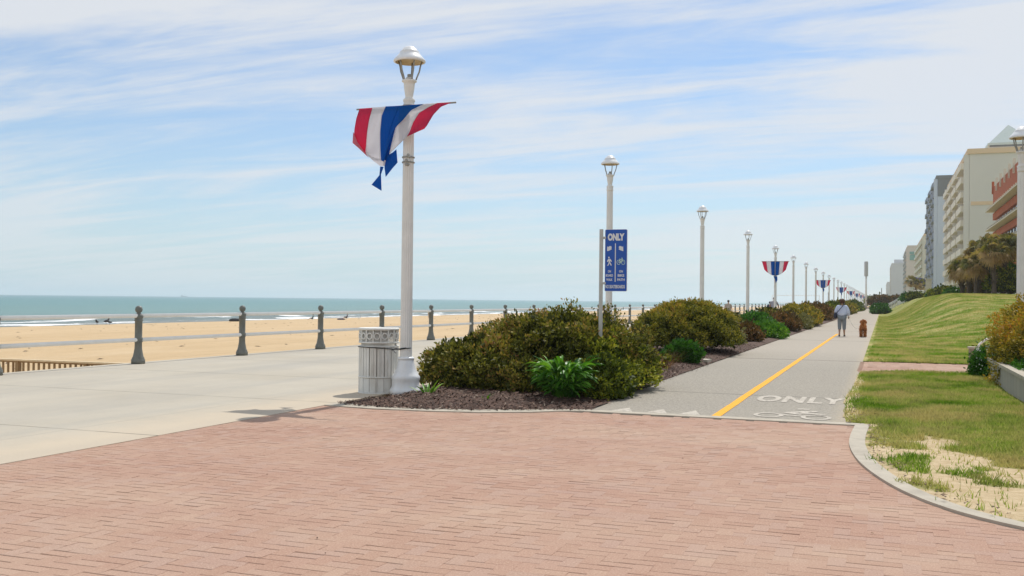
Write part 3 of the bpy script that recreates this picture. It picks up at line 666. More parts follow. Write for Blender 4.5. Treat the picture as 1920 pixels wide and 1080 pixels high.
def bunting_near():
    r = empty('bunting_flag', (LX, 13.86, 4.45))
    T = lambda p: (p[0]/3.6+640, p[1]/3.6+70)
    B = [[(122, 482), (100, 550), (88, 620), (84, 690), (110, 730), (160, 778)],
         [(210, 476), (187, 560), (174, 640), (168, 720), (163, 770), (166, 790)],
         [(300, 466), (272, 530), (262, 640), (263, 740), (266, 800), (268, 830)],
         [(392, 462), (360, 545), (330, 620), (315, 700), (300, 790), (296, 845)],
         [(555, 450), (470, 492), (415, 560), (368, 600), (345, 690), (322, 790)],
         [(650, 443), (592, 470), (525, 510), (487, 570), (460, 640), (443, 668)],
         [(742, 440), (672, 468), (622, 520), (592, 570), (575, 600), (560, 618)]]
    mats = [0, 1, 2, 2, 1, 0]; mb = MB(); mb.smooth = True; NU, NV = 7, 26
    def P3(p, u, v):
        y = 13.935-.14*u-.02-.10*math.sin(v*2.6)*(.5+.5*math.sin(u*5.1+1.2))-.05*math.sin(u*11+v*4)*v-.022*math.sin(u*27+v*9)*v-.10*v*abs(u-.5)
        q_ = T(p); return YP(q_[0], q_[1], y)
    for s_ in range(6):
        mb.cur = mats[s_]; b0 = len(mb.v)
        for i in range(NU+1):
            for j in range(NV+1):
                v = j/NV; a, c_ = interp(B[s_], v), interp(B[s_+1], v); f = i/NU
                u = (s_+f)/6; mb.v.append(tuple(P3((a[0]*(1-f)+c_[0]*f, a[1]*(1-f)+c_[1]*f), u, v)-r.location))
        for i in range(NU):
            for j in range(NV):
                k = b0+i*(NV+1)+j; mb.face((k, k+1, k+NV+2, k+NV+1))
    c = mb.build('striped_cloth', [CR, CW_, CB], r)
    so_ = c.modifiers.new('thick', 'SOLIDIFY'); so_.thickness = .003
    def flap(name, pts, m, y):
        f = MB(); q_ = [YP(*T(p), y+.02*math.sin(i*2.1))-r.location for i, p in enumerate(pts)]
        cen = sum(q_, Vector())/len(q_)
        f.smooth = False
        for i in range(len(q_)): f.quad(q_[i], q_[(i+1) % len(q_)], cen+Vector((0, -.012, 0)))
        o_ = f.build(name, m, r); mm = o_.modifiers.new('thick', 'SOLIDIFY'); mm.thickness = .003; return o_
    flap('torn_tail', [(298, 800), (322, 792), (345, 778), (372, 755), (380, 845), (345, 885), (300, 942), (292, 880)], CB, 13.83)
    flap('torn_tail', [(262, 872), (286, 874), (268, 925), (272, 1036), (204, 995), (262, 925)], CB, 13.82)
    flap('torn_tail', [(168, 790), (230, 812), (300, 832), (292, 868), (262, 868), (205, 825)], CW_, 13.80)
    pk = cloth('backlit_crimson', (.80, .30, .38))  # crimson lightened to pink, the sun shining through the fold painted in
    flap('folded_hem', [(80, 640), (96, 690), (150, 765), (185, 812), (120, 750), (76, 712)], pk, 13.76)
    rod = MB(); rod.smooth = True
    e0, e1 = YP(669, 205.5, 13.94), YP(855, 192, 13.80); rod.tube([e0-r.location, e1-r.location], .014, 8); rod.build('rod', M['ironwork'], r)
    for z_, rr in ((4.50, .098), (4.37, .098), (3.62, .095), (3.70, .095)):
        cl_ = MB(); cl_.smooth = True; cl_.lathe([(rr, -.012), (rr+.006, -.01), (rr+.006, .01), (rr, .012)], c=(0, 13.97-13.86, z_-4.45), n=20, caps=False); cl_.build('clamp_band', M['ironwork'], r)
    kn = MB()
    for i in range(7): kn.ball((.05+random.uniform(-.02, .05), -.03+random.uniform(-.02, .02), -.80+random.uniform(-.09, .09)), random.uniform(.014, .03), 7, 5)
    kn.build('tie_knot', M['ironwork'], r)
    return tag(r, 'wind blown crimson, white and blue bunting with torn tails on the nearest lamp post', 'bunting', 'striped bunting on the lamp posts')
bunting_near()
def bunting_far():
    r = empty('bunting_flag'); r_ = MB(); r_.smooth = True; r_.tube([(-.95, -.13, 4.33), (.95, -.13, 4.33)], .014, 6); r_.build('rod', M['ironwork'], r)
    mb = MB(); mb.smooth = True; st = [0, 1, 2, 2, 1, 0]
    def X(u, v):     # u across 0..1, v down 0..1
        top = -.9+1.8*u; a = abs(u-.5)*2; ln = 1.0*(1-.42*a**1.8); bot = (u-.5)*1.45
        x = top*(1-v)+bot*v if a > .12 else top*(1-v*.5)
        y = -.14-.10*math.sin(v*2.4)*(.6+.4*math.sin(u*14))+.03*math.sin(u*22+v*3)
        return (x, y, 4.33-ln*v)
    for s_ in range(6):
        mb.cur = st[s_]; b0 = len(mb.v); NU, NV = 4, 10; lo_ = s_/6+(.02 if s_ == 3 else 0); hi_ = (s_+1)/6-(.02 if s_ == 2 else 0)
        for i in range(NU+1):
            for j in range(NV+1): mb.v.append(X(lo_+(hi_-lo_)*i/NU, j/NV))
        for i in range(NU):
            for j in range(NV): k = b0+i*(NV+1)+j; mb.face((k, k+1, k+NV+2, k+NV+1))
    c = mb.build('striped_cloth', [CR, CW_, CB], r); m_ = c.modifiers.new('thick', 'SOLIDIFY'); m_.thickness = .004
    f = MB(); f.quad((-.12, -.13, 3.3), (.14, -.14, 3.3), (.16, -.12, 3.05), (.05, -.14, 2.82), (-.02, -.13, 3.1)); t_ = f.build('tail', CB, r); m_ = t_.modifiers.new('thick', 'SOLIDIFY'); m_.thickness = .004
    return r
bf = bunting_far()
blab = {4: 'striped bunting on the fifth lamp post, its crimson end blown open', 8: 'striped bunting on the ninth lamp post, hanging in two halves', 12: 'small striped bunting on the thirteenth lamp post'}
first = True
for i in range(4, NLAMP, 4):
    o = bf if first else copy_tree(bf); first = False
    o.location = (LX-.006*max(0, i-6), lamp_y[i], 0); o.scale = (1, 1, 1)
    tag(o, blab.get(i, 'tiny distant striped bunting near the far end of the lamp row'), 'bunting', 'striped bunting on the lamp posts')

# ------------------------------------------------------------------ litter bin
def make_bin():
    r = empty('litter_bin', (-7.47, 14.05, 0)); R0 = .292; r.scale = (1.06, 1.06, 1)
    b = MB(); b.smooth = True; b.lathe([(R0-.03, .02), (R0-.03, 1.0)], n=40); b.build('liner', M['can_in'], r)
    t = MB(); t.smooth = True; t.lathe([(R0-.05, 1.0), (R0+.004, .995), (R0+.012, 1.01), (R0+.004, 1.03), (R0-.05, 1.03), (R0-.09, .99)], n=48, caps=False); t.build('rim', M['can'], r)
    for z0, z1, nm in ((.79, .815, 'upper_band'), (.25, .275, 'lower_band'), (0, .03, 'foot_ring'), (.735, .75, 'upper_band')):
        q_ = MB(); q_.smooth = True; q_.lathe([(R0-.022, z0), (R0+.006, z0), (R0+.006, z1), (R0-.022, z1)], n=48, caps=False); q_.build(nm, M['can'], r)
    N = 16; s_ = MB(); w = MB(); lw = MB()
    for k in range(N):
        a = 2*PI*(k+.5)/N; Mx = Matrix.Rotation(a, 4, 'Z')
        w.box((R0-.006, 0, .905), (.018, .016, .19), M=Mx)                   # posts between the rings
        n_ = 20
        Mr = Matrix.Rotation(a+PI/N, 4, 'Z') @ Matrix.Translation((R0-.004, 0, .905)) @ Matrix.Rotation(PI/2, 4, 'Y')
        b0 = len(w.v)
        for i in range(n_):
            aa = 2*PI*i/n_
            for rr, hh in ((.046, -.008), (.046, .008), (.034, .008), (.034, -.008)): w.v.append(tuple(Mr @ Vector((rr*math.cos(aa)*1.15, rr*math.sin(aa), hh))))
        for i in range(n_):
            for j in range(4): w.face((b0+i*4+j, b0+((i+1) % n_)*4+j, b0+((i+1) % n_)*4+(j+1) % 4, b0+i*4+(j+1) % 4))
        for hx_ in (-1, 1):                                                  # two slats per bay
            Ms = Matrix.Rotation(a+hx_*PI/N*.5, 4, 'Z'); s_.box((R0-.010, 0, .505), (.014, .040, .46), M=Ms)
            s_.box((R0-.004, 0, .505), (.012, .012, .46), M=Matrix.Rotation(a+(hx_-1)*PI/N*.5, 4, 'Z') if hx_ == 1 else Ms)
        lw.box((R0-.010, 0, .14), (.012, .092, .215), M=Matrix.Rotation(a, 4, 'Z')); lw.box((R0-.002, 0, .14), (.012, .012, .215), M=Matrix.Rotation(a+PI/N, 4, 'Z'))
    s_.build('slats', M['can'], r); w.build('ring_frieze', M['can'], r); lw.build('lower_panels', M['can'], r)
    return tag(r, 'round cream litter bin with a ring frieze strapped to the nearest lamp post', 'litter bin')
make_bin()
cord = MB(); cord.smooth = True; pts = []
for k in range(26):
    a = PI*(.78+1.15*k/25); pts.append((-7.47+.322*math.cos(a), 14.05+.322*math.sin(a), .70+.035*math.sin(k/25*PI)))
pts += [(-7.11, 13.97, .70), (-7.07, 13.93, .695), (-6.99, 13.87, .71), (-6.90, 13.865, .725), (-6.85, 13.93, .73)]
cord.tube(pts, .008, 6); cord.tube([(-7.13, 13.84, .69), (-7.09, 13.88, .72), (-7.0, 13.86, .72), (-6.9, 13.86, .735)], .006, 6)
cord.tube([(-7.13, 13.88, .70), (-7.08, 13.85, .655), (-7.06, 13.85, .65)], .006, 6)
tag(cord.build('strap', M['black']), 'black strap tying the litter bin to the lamp post', 'strap')

# ------------------------------------------------------------------ boardwalk railing
RX = -15.25
rail = empty('boardwalk_railing', (RX, 13.8, 0))
def post_mesh():
    b = MB(); b.smooth = True
    b.lathe([(r_*(1.42 if z_ < 1.1 else 1.3), z_) for r_, z_ in [(.107, .006), (.107, .10), (.094, .115), (.096, .135), (.082, .16), (.07, .24), (.058, .34), (.055, .47), (.066, .485), (.066, .51), (.058, .52), (.066, .54), (.066, .565), (.057, .58), (.057, .93), (.068, .945), (.068, .965), (.058, .98), (.064, 1.0), (.070, 1.03), (.070, 1.055), (.05, 1.09), (.034, 1.115), (.032, 1.125), (.050, 1.14), (.060, 1.165), (.063, 1.195), (.058, 1.23), (.040, 1.26), (.012, 1.275)]], n=20, flute=.05, fn=8)
    return b.mesh('post', M['post'])
pm = post_mesh(); ps = 3.765; py0 = 13.81-2*ps
for k in range(98):
    y = py0+k*ps if k < 60 else py0+60*ps+(k-60)*ps
    o = link('post', pm, rail); o.location = (0, y-13.8, 0)
yend = py0+97*ps
for z_, nm in ((1.055, 'top_rail'), (.53, 'lower_rail')):
    t = MB(); t.smooth = True; t.tube([(0, py0-13.8, z_), (0, yend-13.8, z_)], .043, 12); t.build(nm, M['rail'], rail)
tag(rail, 'long railing of grey cast posts and two pipe rails along the seaward edge', 'railing')
# wooden ramp rail below, at the beach side
rr_ = empty('ramp_handrail', (-16.6, 14, -1)); a, b = Vector((-18.0, 17.1, -.30)), Vector((-15.85, 17.72, -.06))
P1 = XP(240, 682.5, -15.9); Pm = XP(0, 673.5, -19.9); P0 = P1+(Pm-P1)*2.2
def lerp(t): return P0.lerp(P1, t)
cap = MB(); dirv = (P1-P0); ln = dirv.length; angz = math.atan2(dirv.y, dirv.x); pit = math.asin(dirv.z/ln)
Mc = Matrix.Translation((P0+P1)/2) @ Matrix.Rotation(angz, 4, 'Z') @ Matrix.Rotation(-pit, 4, 'Y')
L0 = Matrix.Translation(-rr_.location)
cap.box((0, 0, 0), (ln, .14, .04), M=L0 @ Mc); cap.build('cap_board', M['wood2'], rr_)
bt = MB(); bt.box((0, -.05, -.42), (ln, .045, .045), M=L0 @ Mc); bt.box((0, -.03, -.93), (ln, .05, .09), M=L0 @ Mc); bt.build('bottom_board', M['wood2'], rr_)
up = MB(); up.box((0, 0, -.04), (ln, .04, .04), M=L0 @ Mc); up.build('top_board', M['wood'], rr_)
bal = MB(); nb_ = 88
nb_ = int(ln/.165)
for i in range(nb_):
    t = (i+.5)/nb_*2-1; big = i % 13 == 6
    bal.box((t*ln/2, .01, -.48), (.10 if big else .038, .10 if big else .038, .95), M=L0 @ Mc)
bal.build('balusters', M['wood'], rr_); tag(rr_, 'timber ramp handrail with close balusters leading down to the beach', 'handrail')

# ------------------------------------------------------------------ blue sign
SB = paint('sign_blue', (.004, .080, .42), .35, .05, 3); SWH = paint('sign_white', (.72, .73, .74), .4, .04, 4); SCY = paint('sign_bicycle_green', (.55, .75, .62), .4, .04, 4)
GPO = paint('galvanised_post', (.50, .50, .47), .5, .08, 6, (.3, .29, .26), .3)
sg = empty('path_sign', (-4.30, 15.7, 0))
pp = MB()
pp.box((0, 0, 1.33), (.055, .04, 2.66)); pp.build('sign_post', GPO, sg)
X0, X1, Z0, Z1 = .065, .435, 1.65, 2.655; cxs = (X0+X1)/2; wds = X1-X0; hts = Z1-Z0
def rounded(x0, x1, z0, z1, r):
    out = []
    for cx_, cz_, a0 in ((x1-r, z0+r, -PI/2), (x1-r, z1-r, 0), (x0+r, z1-r, PI/2), (x0+r, z0+r, PI)):
        for k in range(6): a = a0+PI/2*k/5; out.append((cx_+r*math.cos(a), cz_+r*math.sin(a)))
    return out
def plate(poly, y0, y1, mb=None):
    mb = mb or MB(); b = len(mb.v); n = len(poly)
    mb.v += [(x, y0, z) for x, z in poly]+[(x, y1, z) for x, z in poly]
    mb.face([b+i for i in range(n)]); mb.face([b+n+i for i in range(n)][::-1])
    for i in range(n): k = (i+1) % n; mb.face((b+i, b+n+i, b+n+k, b+k))
    return mb
panel = plate(rounded(X0, X1, Z0, Z1, .02), -.012, .004); panel.cur = 0
pn = panel.build('sign_panel', SWH, sg); plate(rounded(X0+.005, X1-.005, Z0+.005, Z1-.005, .017), -.015, -.010).build('blue_face', SB, pn)
for zc_ in (1.78, 2.52):
    c_ = MB(); c_.box((.035, -.002, zc_), (.10, .055, .035)); c_.box((.05, -.034, zc_), (.02, .012, .02)); c_.build('bracket', GPO, sg)
# lettering laid out in sign units taken from the photograph crop (x 70..412, y 60..1000)
def SX(x): return X0+(x-70)/342*wds
def SZ(y): return Z1-(y-60)/943*hts
def put_text(txt, xc, yc, w, h, bold=.012, nm='lettering'):
    mat_cur[0] = SWH
    me = fit(text_mesh(txt, 1, bold*3), Matrix.Translation((SX(xc), -.0185, SZ(yc))) @ Matrix.Rotation(PI/2, 4, 'X'), w/342*wds, h/943*hts)
    link(nm, me, pn)
put_text('ONLY', 242, 178, 258, 112, .022)
put_text('ON', 144, 700, 48, 36); put_text('BOARD', 144, 762, 112, 38); put_text('WALK', 144, 826, 96, 38)
put_text('ON', 322, 700, 58, 36); put_text('BIKE', 322, 762, 100, 38); put_text('PATH', 322, 826, 112, 38)
put_text('NO SKATEBOARDS', 232, 932, 300, 52)
def flat(name, polys, m=SWH, y=-.0185):
    mb = MB()
    for i, pl in enumerate(polys): mb.quad(*[(SX(a_), y-.0002*i, SZ(b_)) for a_, b_ in pl])
    return mb.build(name, m, pn)
flat('divider', [[(226, 275), (226, 858), (240, 858), (240, 275)]])
flat('arrow', [[(104, 388), (108, 318), (122, 330), (140, 316), (166, 314), (176, 336), (168, 356), (182, 360), (150, 378), (118, 392)]])
flat('arrow', [[(356, 390), (350, 318), (338, 330), (318, 316), (292, 316), (284, 338), (292, 356), (282, 366), (312, 380), (344, 392)]])
flat('walker', [[(124, 500), (134, 506), (146, 498), (144, 480), (132, 474), (122, 484)], [(112, 560), (104, 545), (122, 512), (158, 510), (180, 545), (174, 556), (154, 540), (156, 572), (130, 572), (130, 540)],
                [(130, 570), (146, 575), (130, 608), (112, 616), (108, 608), (122, 590)], [(146, 568), (160, 566), (176, 600), (174, 616), (164, 612), (150, 585)]])
bkm = MB()
def seg2(a_, b_, w=4):
    A, B = Vector((SX(a_[0]), SZ(a_[1]))), Vector((SX(b_[0]), SZ(b_[1]))); t = (B-A).normalized(); n_ = Vector((-t.y, t.x))*w*wds/342
    bkm.quad(*[(p.x, -.0187-random.random()*.0003, p.y) for p in (A+n_, A-n_, B-n_, B+n_)])
for cx_ in (284, 354):
    for i in range(18):
        a0, a1 = 2*PI*i/18, 2*PI*(i+1)/18; seg2((cx_+26*math.cos(a0), 562+34*math.sin(a0)), (cx_+26*math.cos(a1), 562+34*math.sin(a1)), 3.4)
for s_ in (((284, 562), (302, 520)), ((302, 520), (338, 520)), ((338, 520), (318, 566)), ((318, 566), (302, 520)), ((284, 562), (318, 566)), ((354, 562), (334, 500)), ((326, 497), (346, 500)), ((294, 512), (310, 512))): seg2(*s_)
bkm.build('bicycle_symbol', SCY, pn)
tag(sg, 'tall blue ONLY sign with walker and bicycle symbols on a grey post', 'sign')

# ------------------------------------------------------------------ foliage
BRONZE = leafmat('bronze_leaf', [(0, (.02, .028, .006)), (.35, (.085, .095, .014)), (.6, (.25, .25, .038)), (.8, (.40, .27, .08)), (1, (.44, .18, .10))])
OLIVE = leafmat('olive_leaf', [(0, (.022, .038, .006)), (.35, (.10, .135, .014)), (.65, (.30, .33, .032)), (.88, (.50, .47, .06)), (1, (.42, .26, .10))])
GOLD = leafmat('golden_leaf', [(0, (.07, .075, .012)), (.35, (.22, .20, .025)), (.65, (.44, .33, .04)), (.85, (.55, .33, .045)), (1, (.58, .24, .05))])
GREEN = leafmat('green_leaf', [(0, (.02, .07, .01)), (.4, (.05, .16, .016)), (.8, (.10, .27, .03)), (1, (.22, .38, .08))], .35)
LIME = leafmat('fresh_leaf', [(0, (.04, .13, .012)), (.5, (.12, .28, .02)), (1, (.30, .45, .06))], .4)
RUST = leafmat('rust_leaf', [(0, (.05, .04, .014)), (.5, (.17, .095, .03)), (1, (.32, .15, .06))], .6)
STRAW = leafmat('straw_blade', [(0, (.12, .12, .05)), (.5, (.26, .25, .11)), (1, (.42, .38, .22))], .6)
DOME = leafmat('dome_leaf', [(0, (.02, .03, .006)), (.35, (.09, .105, .012)), (.62, (.25, .24, .03)), (.85, (.42, .33, .045)), (1, (.48, .26, .07))])
TWIG = paint('twig_bark', (.085, .06, .04), .9, .3, 20)
def dirs(n, zmin=-.25):
    z = rng.uniform(zmin, 1, n); a = rng.uniform(0, 2*PI, n); r = np.sqrt(1-z*z); return np.stack([r*np.cos(a), r*np.sin(a), z], -1)
def lump(d, seed, amp):
    s_ = np.zeros(len(d))
    for k, (f, w) in enumerate(((3.1, .5), (5.7, .3), (10.3, .22), (17, .12))):
        ph = seed*3.7+k*2.1; s_ += w*np.sin(d[:, 0]*f+ph)*np.sin(d[:, 1]*f*1.07+ph*1.3)*np.cos(d[:, 2]*f*.9+ph*.7)
    return 1+amp*s_*2
def leaves(cen, nrm, size, per, spread, elong=1.9, up=.25, rbase=None, tilt=.9):
    """whorls of leaf-shaped quads around every tip"""
    n = len(cen); c = np.repeat(cen, per, 0); nr = np.repeat(nrm, per, 0); N = n*per
    rnd = rng.normal(0, 1, (N, 3)); ax = nr+rnd*tilt; ax[:, 2] += up; ax /= np.linalg.norm(ax, axis=1, keepdims=True)
    c = c+rng.normal(0, spread, (N, 3)); L = size*rng.uniform(.6, 1.3, N)[:, None]; w = L/elong
    sd = np.cross(ax, rng.normal(0, 1, (N, 3))); sd /= np.linalg.norm(sd, axis=1, keepdims=True)
    p0 = c; p1 = c+ax*L*.45+sd*w*.5; p2 = c+ax*L; p3 = c+ax*L*.45-sd*w*.5
    rb = np.repeat(rbase if rbase is not None else rng.random(n), per); r = np.clip(rb*.62+rng.random(N)*.55-.08, 0, 1)
    return np.stack([p0, p1, p2, p3], 1), r
def twigs(mb, cx_, cy_, rx, ry, rz, n, z0=0):
    for _ in range(n):
        d = dirs(1, .05)[0]; e = Vector((d[0]*rx, d[1]*ry, d[2]*rz))*random.uniform(.7, .97)
        b = Vector((d[0]*rx*.12+random.uniform(-.08, .08), d[1]*ry*.12, 0)); m = b.lerp(e, .5)+Vector((0, 0, .08*rz))
        mb.tube([b, m, e], [.014, .009, .004], 4)
def shrub(name, c, r, n_tip, mat, seed, label, cat='shrub', group=None, leaf=.05, per=8, amp=.20, zmin=-.1, core=True, dens=.22, twig=14, colgrad=None, rot=0, parts=True):
    rt = empty(name, (c[0], c[1], 0), rot)
    d = dirs(n_tip, zmin); R = lump(d, seed, amp)*(1+rng.exponential(.018, n_tip)); gap = lump(d*2.3, seed+9, .5)-1; depth = 1-dens*rng.random(n_tip)**1.7-np.clip(-gap-.03, 0, .45)*.8
    cen = d*R[:, None]*depth[:, None]*np.array(r)+np.array([0, 0, c[2]]); ok = cen[:, 2] > .03; cen, d = cen[ok], d[ok]
    rb = rng.random(len(cen))
    vn = vnoise(cen[:, 0]+cen[:, 2]*.7, cen[:, 1]+cen[:, 2], 2.2, seed); rb = np.clip(.45*rb+.75*(vn-.15), 0, 1)
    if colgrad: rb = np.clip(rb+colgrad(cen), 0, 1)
    V, rn = leaves(cen, d, leaf, per, leaf*.45, rbase=rb)
    link('foliage', np_mesh('foliage', V, 4, mat, rn), rt)
    if core:                                        # inner foliage, a looser and larger-leaved layer in darker leaf tones
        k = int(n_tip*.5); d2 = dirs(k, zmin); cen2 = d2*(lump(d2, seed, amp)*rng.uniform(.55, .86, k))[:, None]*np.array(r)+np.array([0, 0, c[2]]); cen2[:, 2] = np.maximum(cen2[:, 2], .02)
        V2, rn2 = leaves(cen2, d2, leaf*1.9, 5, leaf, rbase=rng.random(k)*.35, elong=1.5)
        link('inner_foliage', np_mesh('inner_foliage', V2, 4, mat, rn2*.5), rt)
    if twig and parts:
        mb = MB(); twigs(mb, 0, 0, *r, twig); mb.build('branches', TWIG, rt)
    return tag(rt, label, cat, group)
# the mounded shrubs behind the front kerb
shrub('shrub', (-6.17, 15.55, .20), (1.06, 1.10, .66), 3200, BRONZE, 1, 'low bronze tinged shrub right of the nearest lamp post', leaf=.064)
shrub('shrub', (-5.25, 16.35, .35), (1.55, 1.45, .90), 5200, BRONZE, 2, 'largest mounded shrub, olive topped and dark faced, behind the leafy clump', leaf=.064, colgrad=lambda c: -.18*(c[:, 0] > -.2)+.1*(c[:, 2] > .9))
shrub('shrub', (-4.50, 16.25, .22), (.95, 1.45, .74), 4000, OLIVE, 3, 'yellow green shrub spilling to the bike path edge around the sign post', leaf=.060)
shrub('shrub', (-5.45, 14.75, .12), (.62, .45, .42), 1300, BRONZE, 5, 'small bronze leaved shrub at the foot of the mound', leaf=.05)
shrub('shrub', (-4.16, 15.0, .12), (.50, .70, .44), 1500, OLIVE, 6, 'small olive shrub nearest the corner of the bike path', leaf=.060)
# open twiggy shrubs behind the mound
def scraggly(c, h, w, n, seed, label):
    rt = empty('twiggy_shrub', (c[0], c[1], 0)); mb = MB(); cen = []; nr = []; rs = random.Random(seed)
    for i in range(n):
        a = rs.uniform(0, 2*PI); rr = rs.uniform(.1, 1)*w; tip = Vector((math.cos(a)*rr, math.sin(a)*rr, h*rs.uniform(.6, 1.0)*(1-.25*rr/w)))
        b = Vector((tip.x*.2, tip.y*.2, 0)); m = b.lerp(tip, .55)+Vector((0, 0, .1)); mb.tube([b, m, tip], [.012, .008, .003], 4)
        for k in range(9):
            p = m.lerp(tip, k/8)+Vector((rs.gauss(0, .05), rs.gauss(0, .05), rs.gauss(0, .04))); cen.append(tuple(p)); nr.append((tip-b).normalized()[:])
    mb.build('branches', TWIG, rt); V, rn = leaves(np.array(cen), np.array(nr), .06, 6, .035, rbase=rng.random(len(cen))*.8)
    link('foliage', np_mesh('foliage', V, 4, BRONZE, rn), rt); tag(rt, label, 'shrub', 'open twiggy shrubs behind the mound')
scraggly((-5.75, 18.7), 1.58, .55, 85, 1, 'taller open twiggy shrub poking above the top of the mound')
scraggly((-5.05, 18.9), 1.50, .50, 80, 2, 'twiggy shrub just left of the sign post with reddish tips')
scraggly((-4.65, 19.6), 1.2, .5, 50, 3, 'lower twiggy shrub right of the sign post')
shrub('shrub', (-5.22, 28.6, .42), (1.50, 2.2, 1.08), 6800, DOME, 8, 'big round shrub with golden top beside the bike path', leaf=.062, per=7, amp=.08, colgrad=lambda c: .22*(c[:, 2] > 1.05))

def blades_plant(name, c, n, L, W, mat, label, cat='plant', lean=.55, droop=.5, seed=0, segs=5, z0=0, group=None, spread=.05):
    rt = empty(name, (c[0], c[1], z0)); rs = random.Random(seed); V = []; Rn = []
    for i in range(n):
        a = rs.uniform(0, 2*PI); ln = L*rs.uniform(.6, 1.15); le = lean*rs.uniform(.15, 1.2); w = W*rs.uniform(.7, 1.2)
        p = Vector((math.cos(a)*spread*rs.random()*2, math.sin(a)*spread*rs.random()*2, 0)); d = Vector((math.cos(a)*le, math.sin(a)*le, 1)).normalized(); prev = None; r_ = rs.random()
        side = Vector((-math.sin(a), math.cos(a), 0))
        for s_ in range(segs+1):
            t = s_/segs; ww = w*math.sin(PI*min(1, .12+t*.9))**.8 if t < 1 else .0008
            cur = (p-side*ww/2, p+side*ww/2+Vector((0, 0, 0)), p+Vector((0, 0, -.15*ww)))
            if prev:
                V.append([prev[0], prev[2], cur[2], cur[0]]); V.append([prev[2], prev[1], cur[1], cur[2]]); Rn += [r_, r_]
            prev = cur; d = (d+Vector((math.cos(a)*droop*.35, math.sin(a)*droop*.35, -droop*.42*t*1.6))).normalized(); p = p+d*ln/segs
    link('leaves', np_mesh('leaves', np.array([[tuple(q_) for q_ in v] for v in V]), 4, mat, np.array(Rn)), rt)
    return tag(rt, label, cat, group)
# lush strap-leaved clump, several crowns in one plant
def clump():
    rt = empty('leafy_clump', (-4.42, 14.12, .03)); rs = random.Random(4); V = []; Rn = []
    for i in range(400):
        a = rs.uniform(0, 2*PI); rad = .30*math.sqrt(rs.random()); base = Vector((math.cos(a)*rad*.6, math.sin(a)*rad*.6, 0)); a2 = a+rs.gauss(0, .5)
        h = rs.uniform(.12, .52)*(1-.25*rad); ln = rs.uniform(.20, .33); w = rs.uniform(.022, .036); r_ = rs.random()
        out = Vector((math.cos(a2), math.sin(a2), 0)); stem = base+out*h*.42+Vector((0, 0, h)); side = Vector((-out.y, out.x, 0)).lerp(Vector((rs.gauss(0, 1), rs.gauss(0, 1), rs.gauss(0, .5))), .25).normalized()
        d = (out*rs.uniform(.25, .9)+Vector((0, 0, rs.uniform(.4, 1.3)))).normalized(); prev = None; p = stem
        V.append([base, base+side*.006, stem+side*.006, stem]); Rn.append(.1)
        for s_ in range(6):
            t = s_/5; ww = w*max(.03, math.sin(PI*min(1, .1+t*.9))**.7); cur = (p-side*ww, p+side*ww, p+Vector((0, 0, -.012*math.sin(PI*t))))
            if prev: V.append([prev[0], prev[2], cur[2], cur[0]]); V.append([prev[2], prev[1], cur[1], cur[2]]); Rn += [r_, r_]
            prev = cur; d = (d+Vector((0, 0, -.30))).normalized(); p = p+d*ln/5
    link('leaves', np_mesh('leaves', np.array([[tuple(q_) for q_ in v] for v in V]), 4, GLOSS, np.array(Rn)), rt)
    return tag(rt, 'glossy deep green leafy clump in front of the mounded shrubs', 'plant')
GLOSS = leafmat('glossy_leaf', [(0, (.03, .10, .012)), (.5, (.08, .24, .022)), (1, (.18, .40, .045))], .38, .3)
clump()
blades_plant('lily_sprout', (-6.42, 13.62), 9, .30, .05, LIME, 'small bright green lily sprout right of the nearest lamp post', lean=.7, droop=.35, seed=2, z0=.04)
blades_plant('lily_sprout', (-5.35, 13.42), 4, .13, .03, LIME, 'tiny yellow green sprout in the mulch before the mound', lean=.5, droop=.3, seed=3, z0=.04)
blades_plant('grass_clump', (-4.5, 20.9), 300, .55, .012, RUST, 'reddish brown ornamental grass beside the small green plant', lean=.5, droop=.3, seed=5, spread=.2)
shrub('small_shrub', (-4.38, 23.3, .17), (.36, .40, .32), 700, GREEN, 12, 'small bright green plant at the path edge before the round shrub', 'plant', leaf=.075, per=7, core=True, twig=0)
flat_stone = MB(); flat_stone.prism([(-4.05, 24.1), (-3.93, 24.05), (-3.9, 24.5), (-4.1, 24.6)], .02, .10); tag(flat_stone.build('edging_stone', M['kerb']), 'pale edging stone at the path edge beside the small green plant', 'stone')
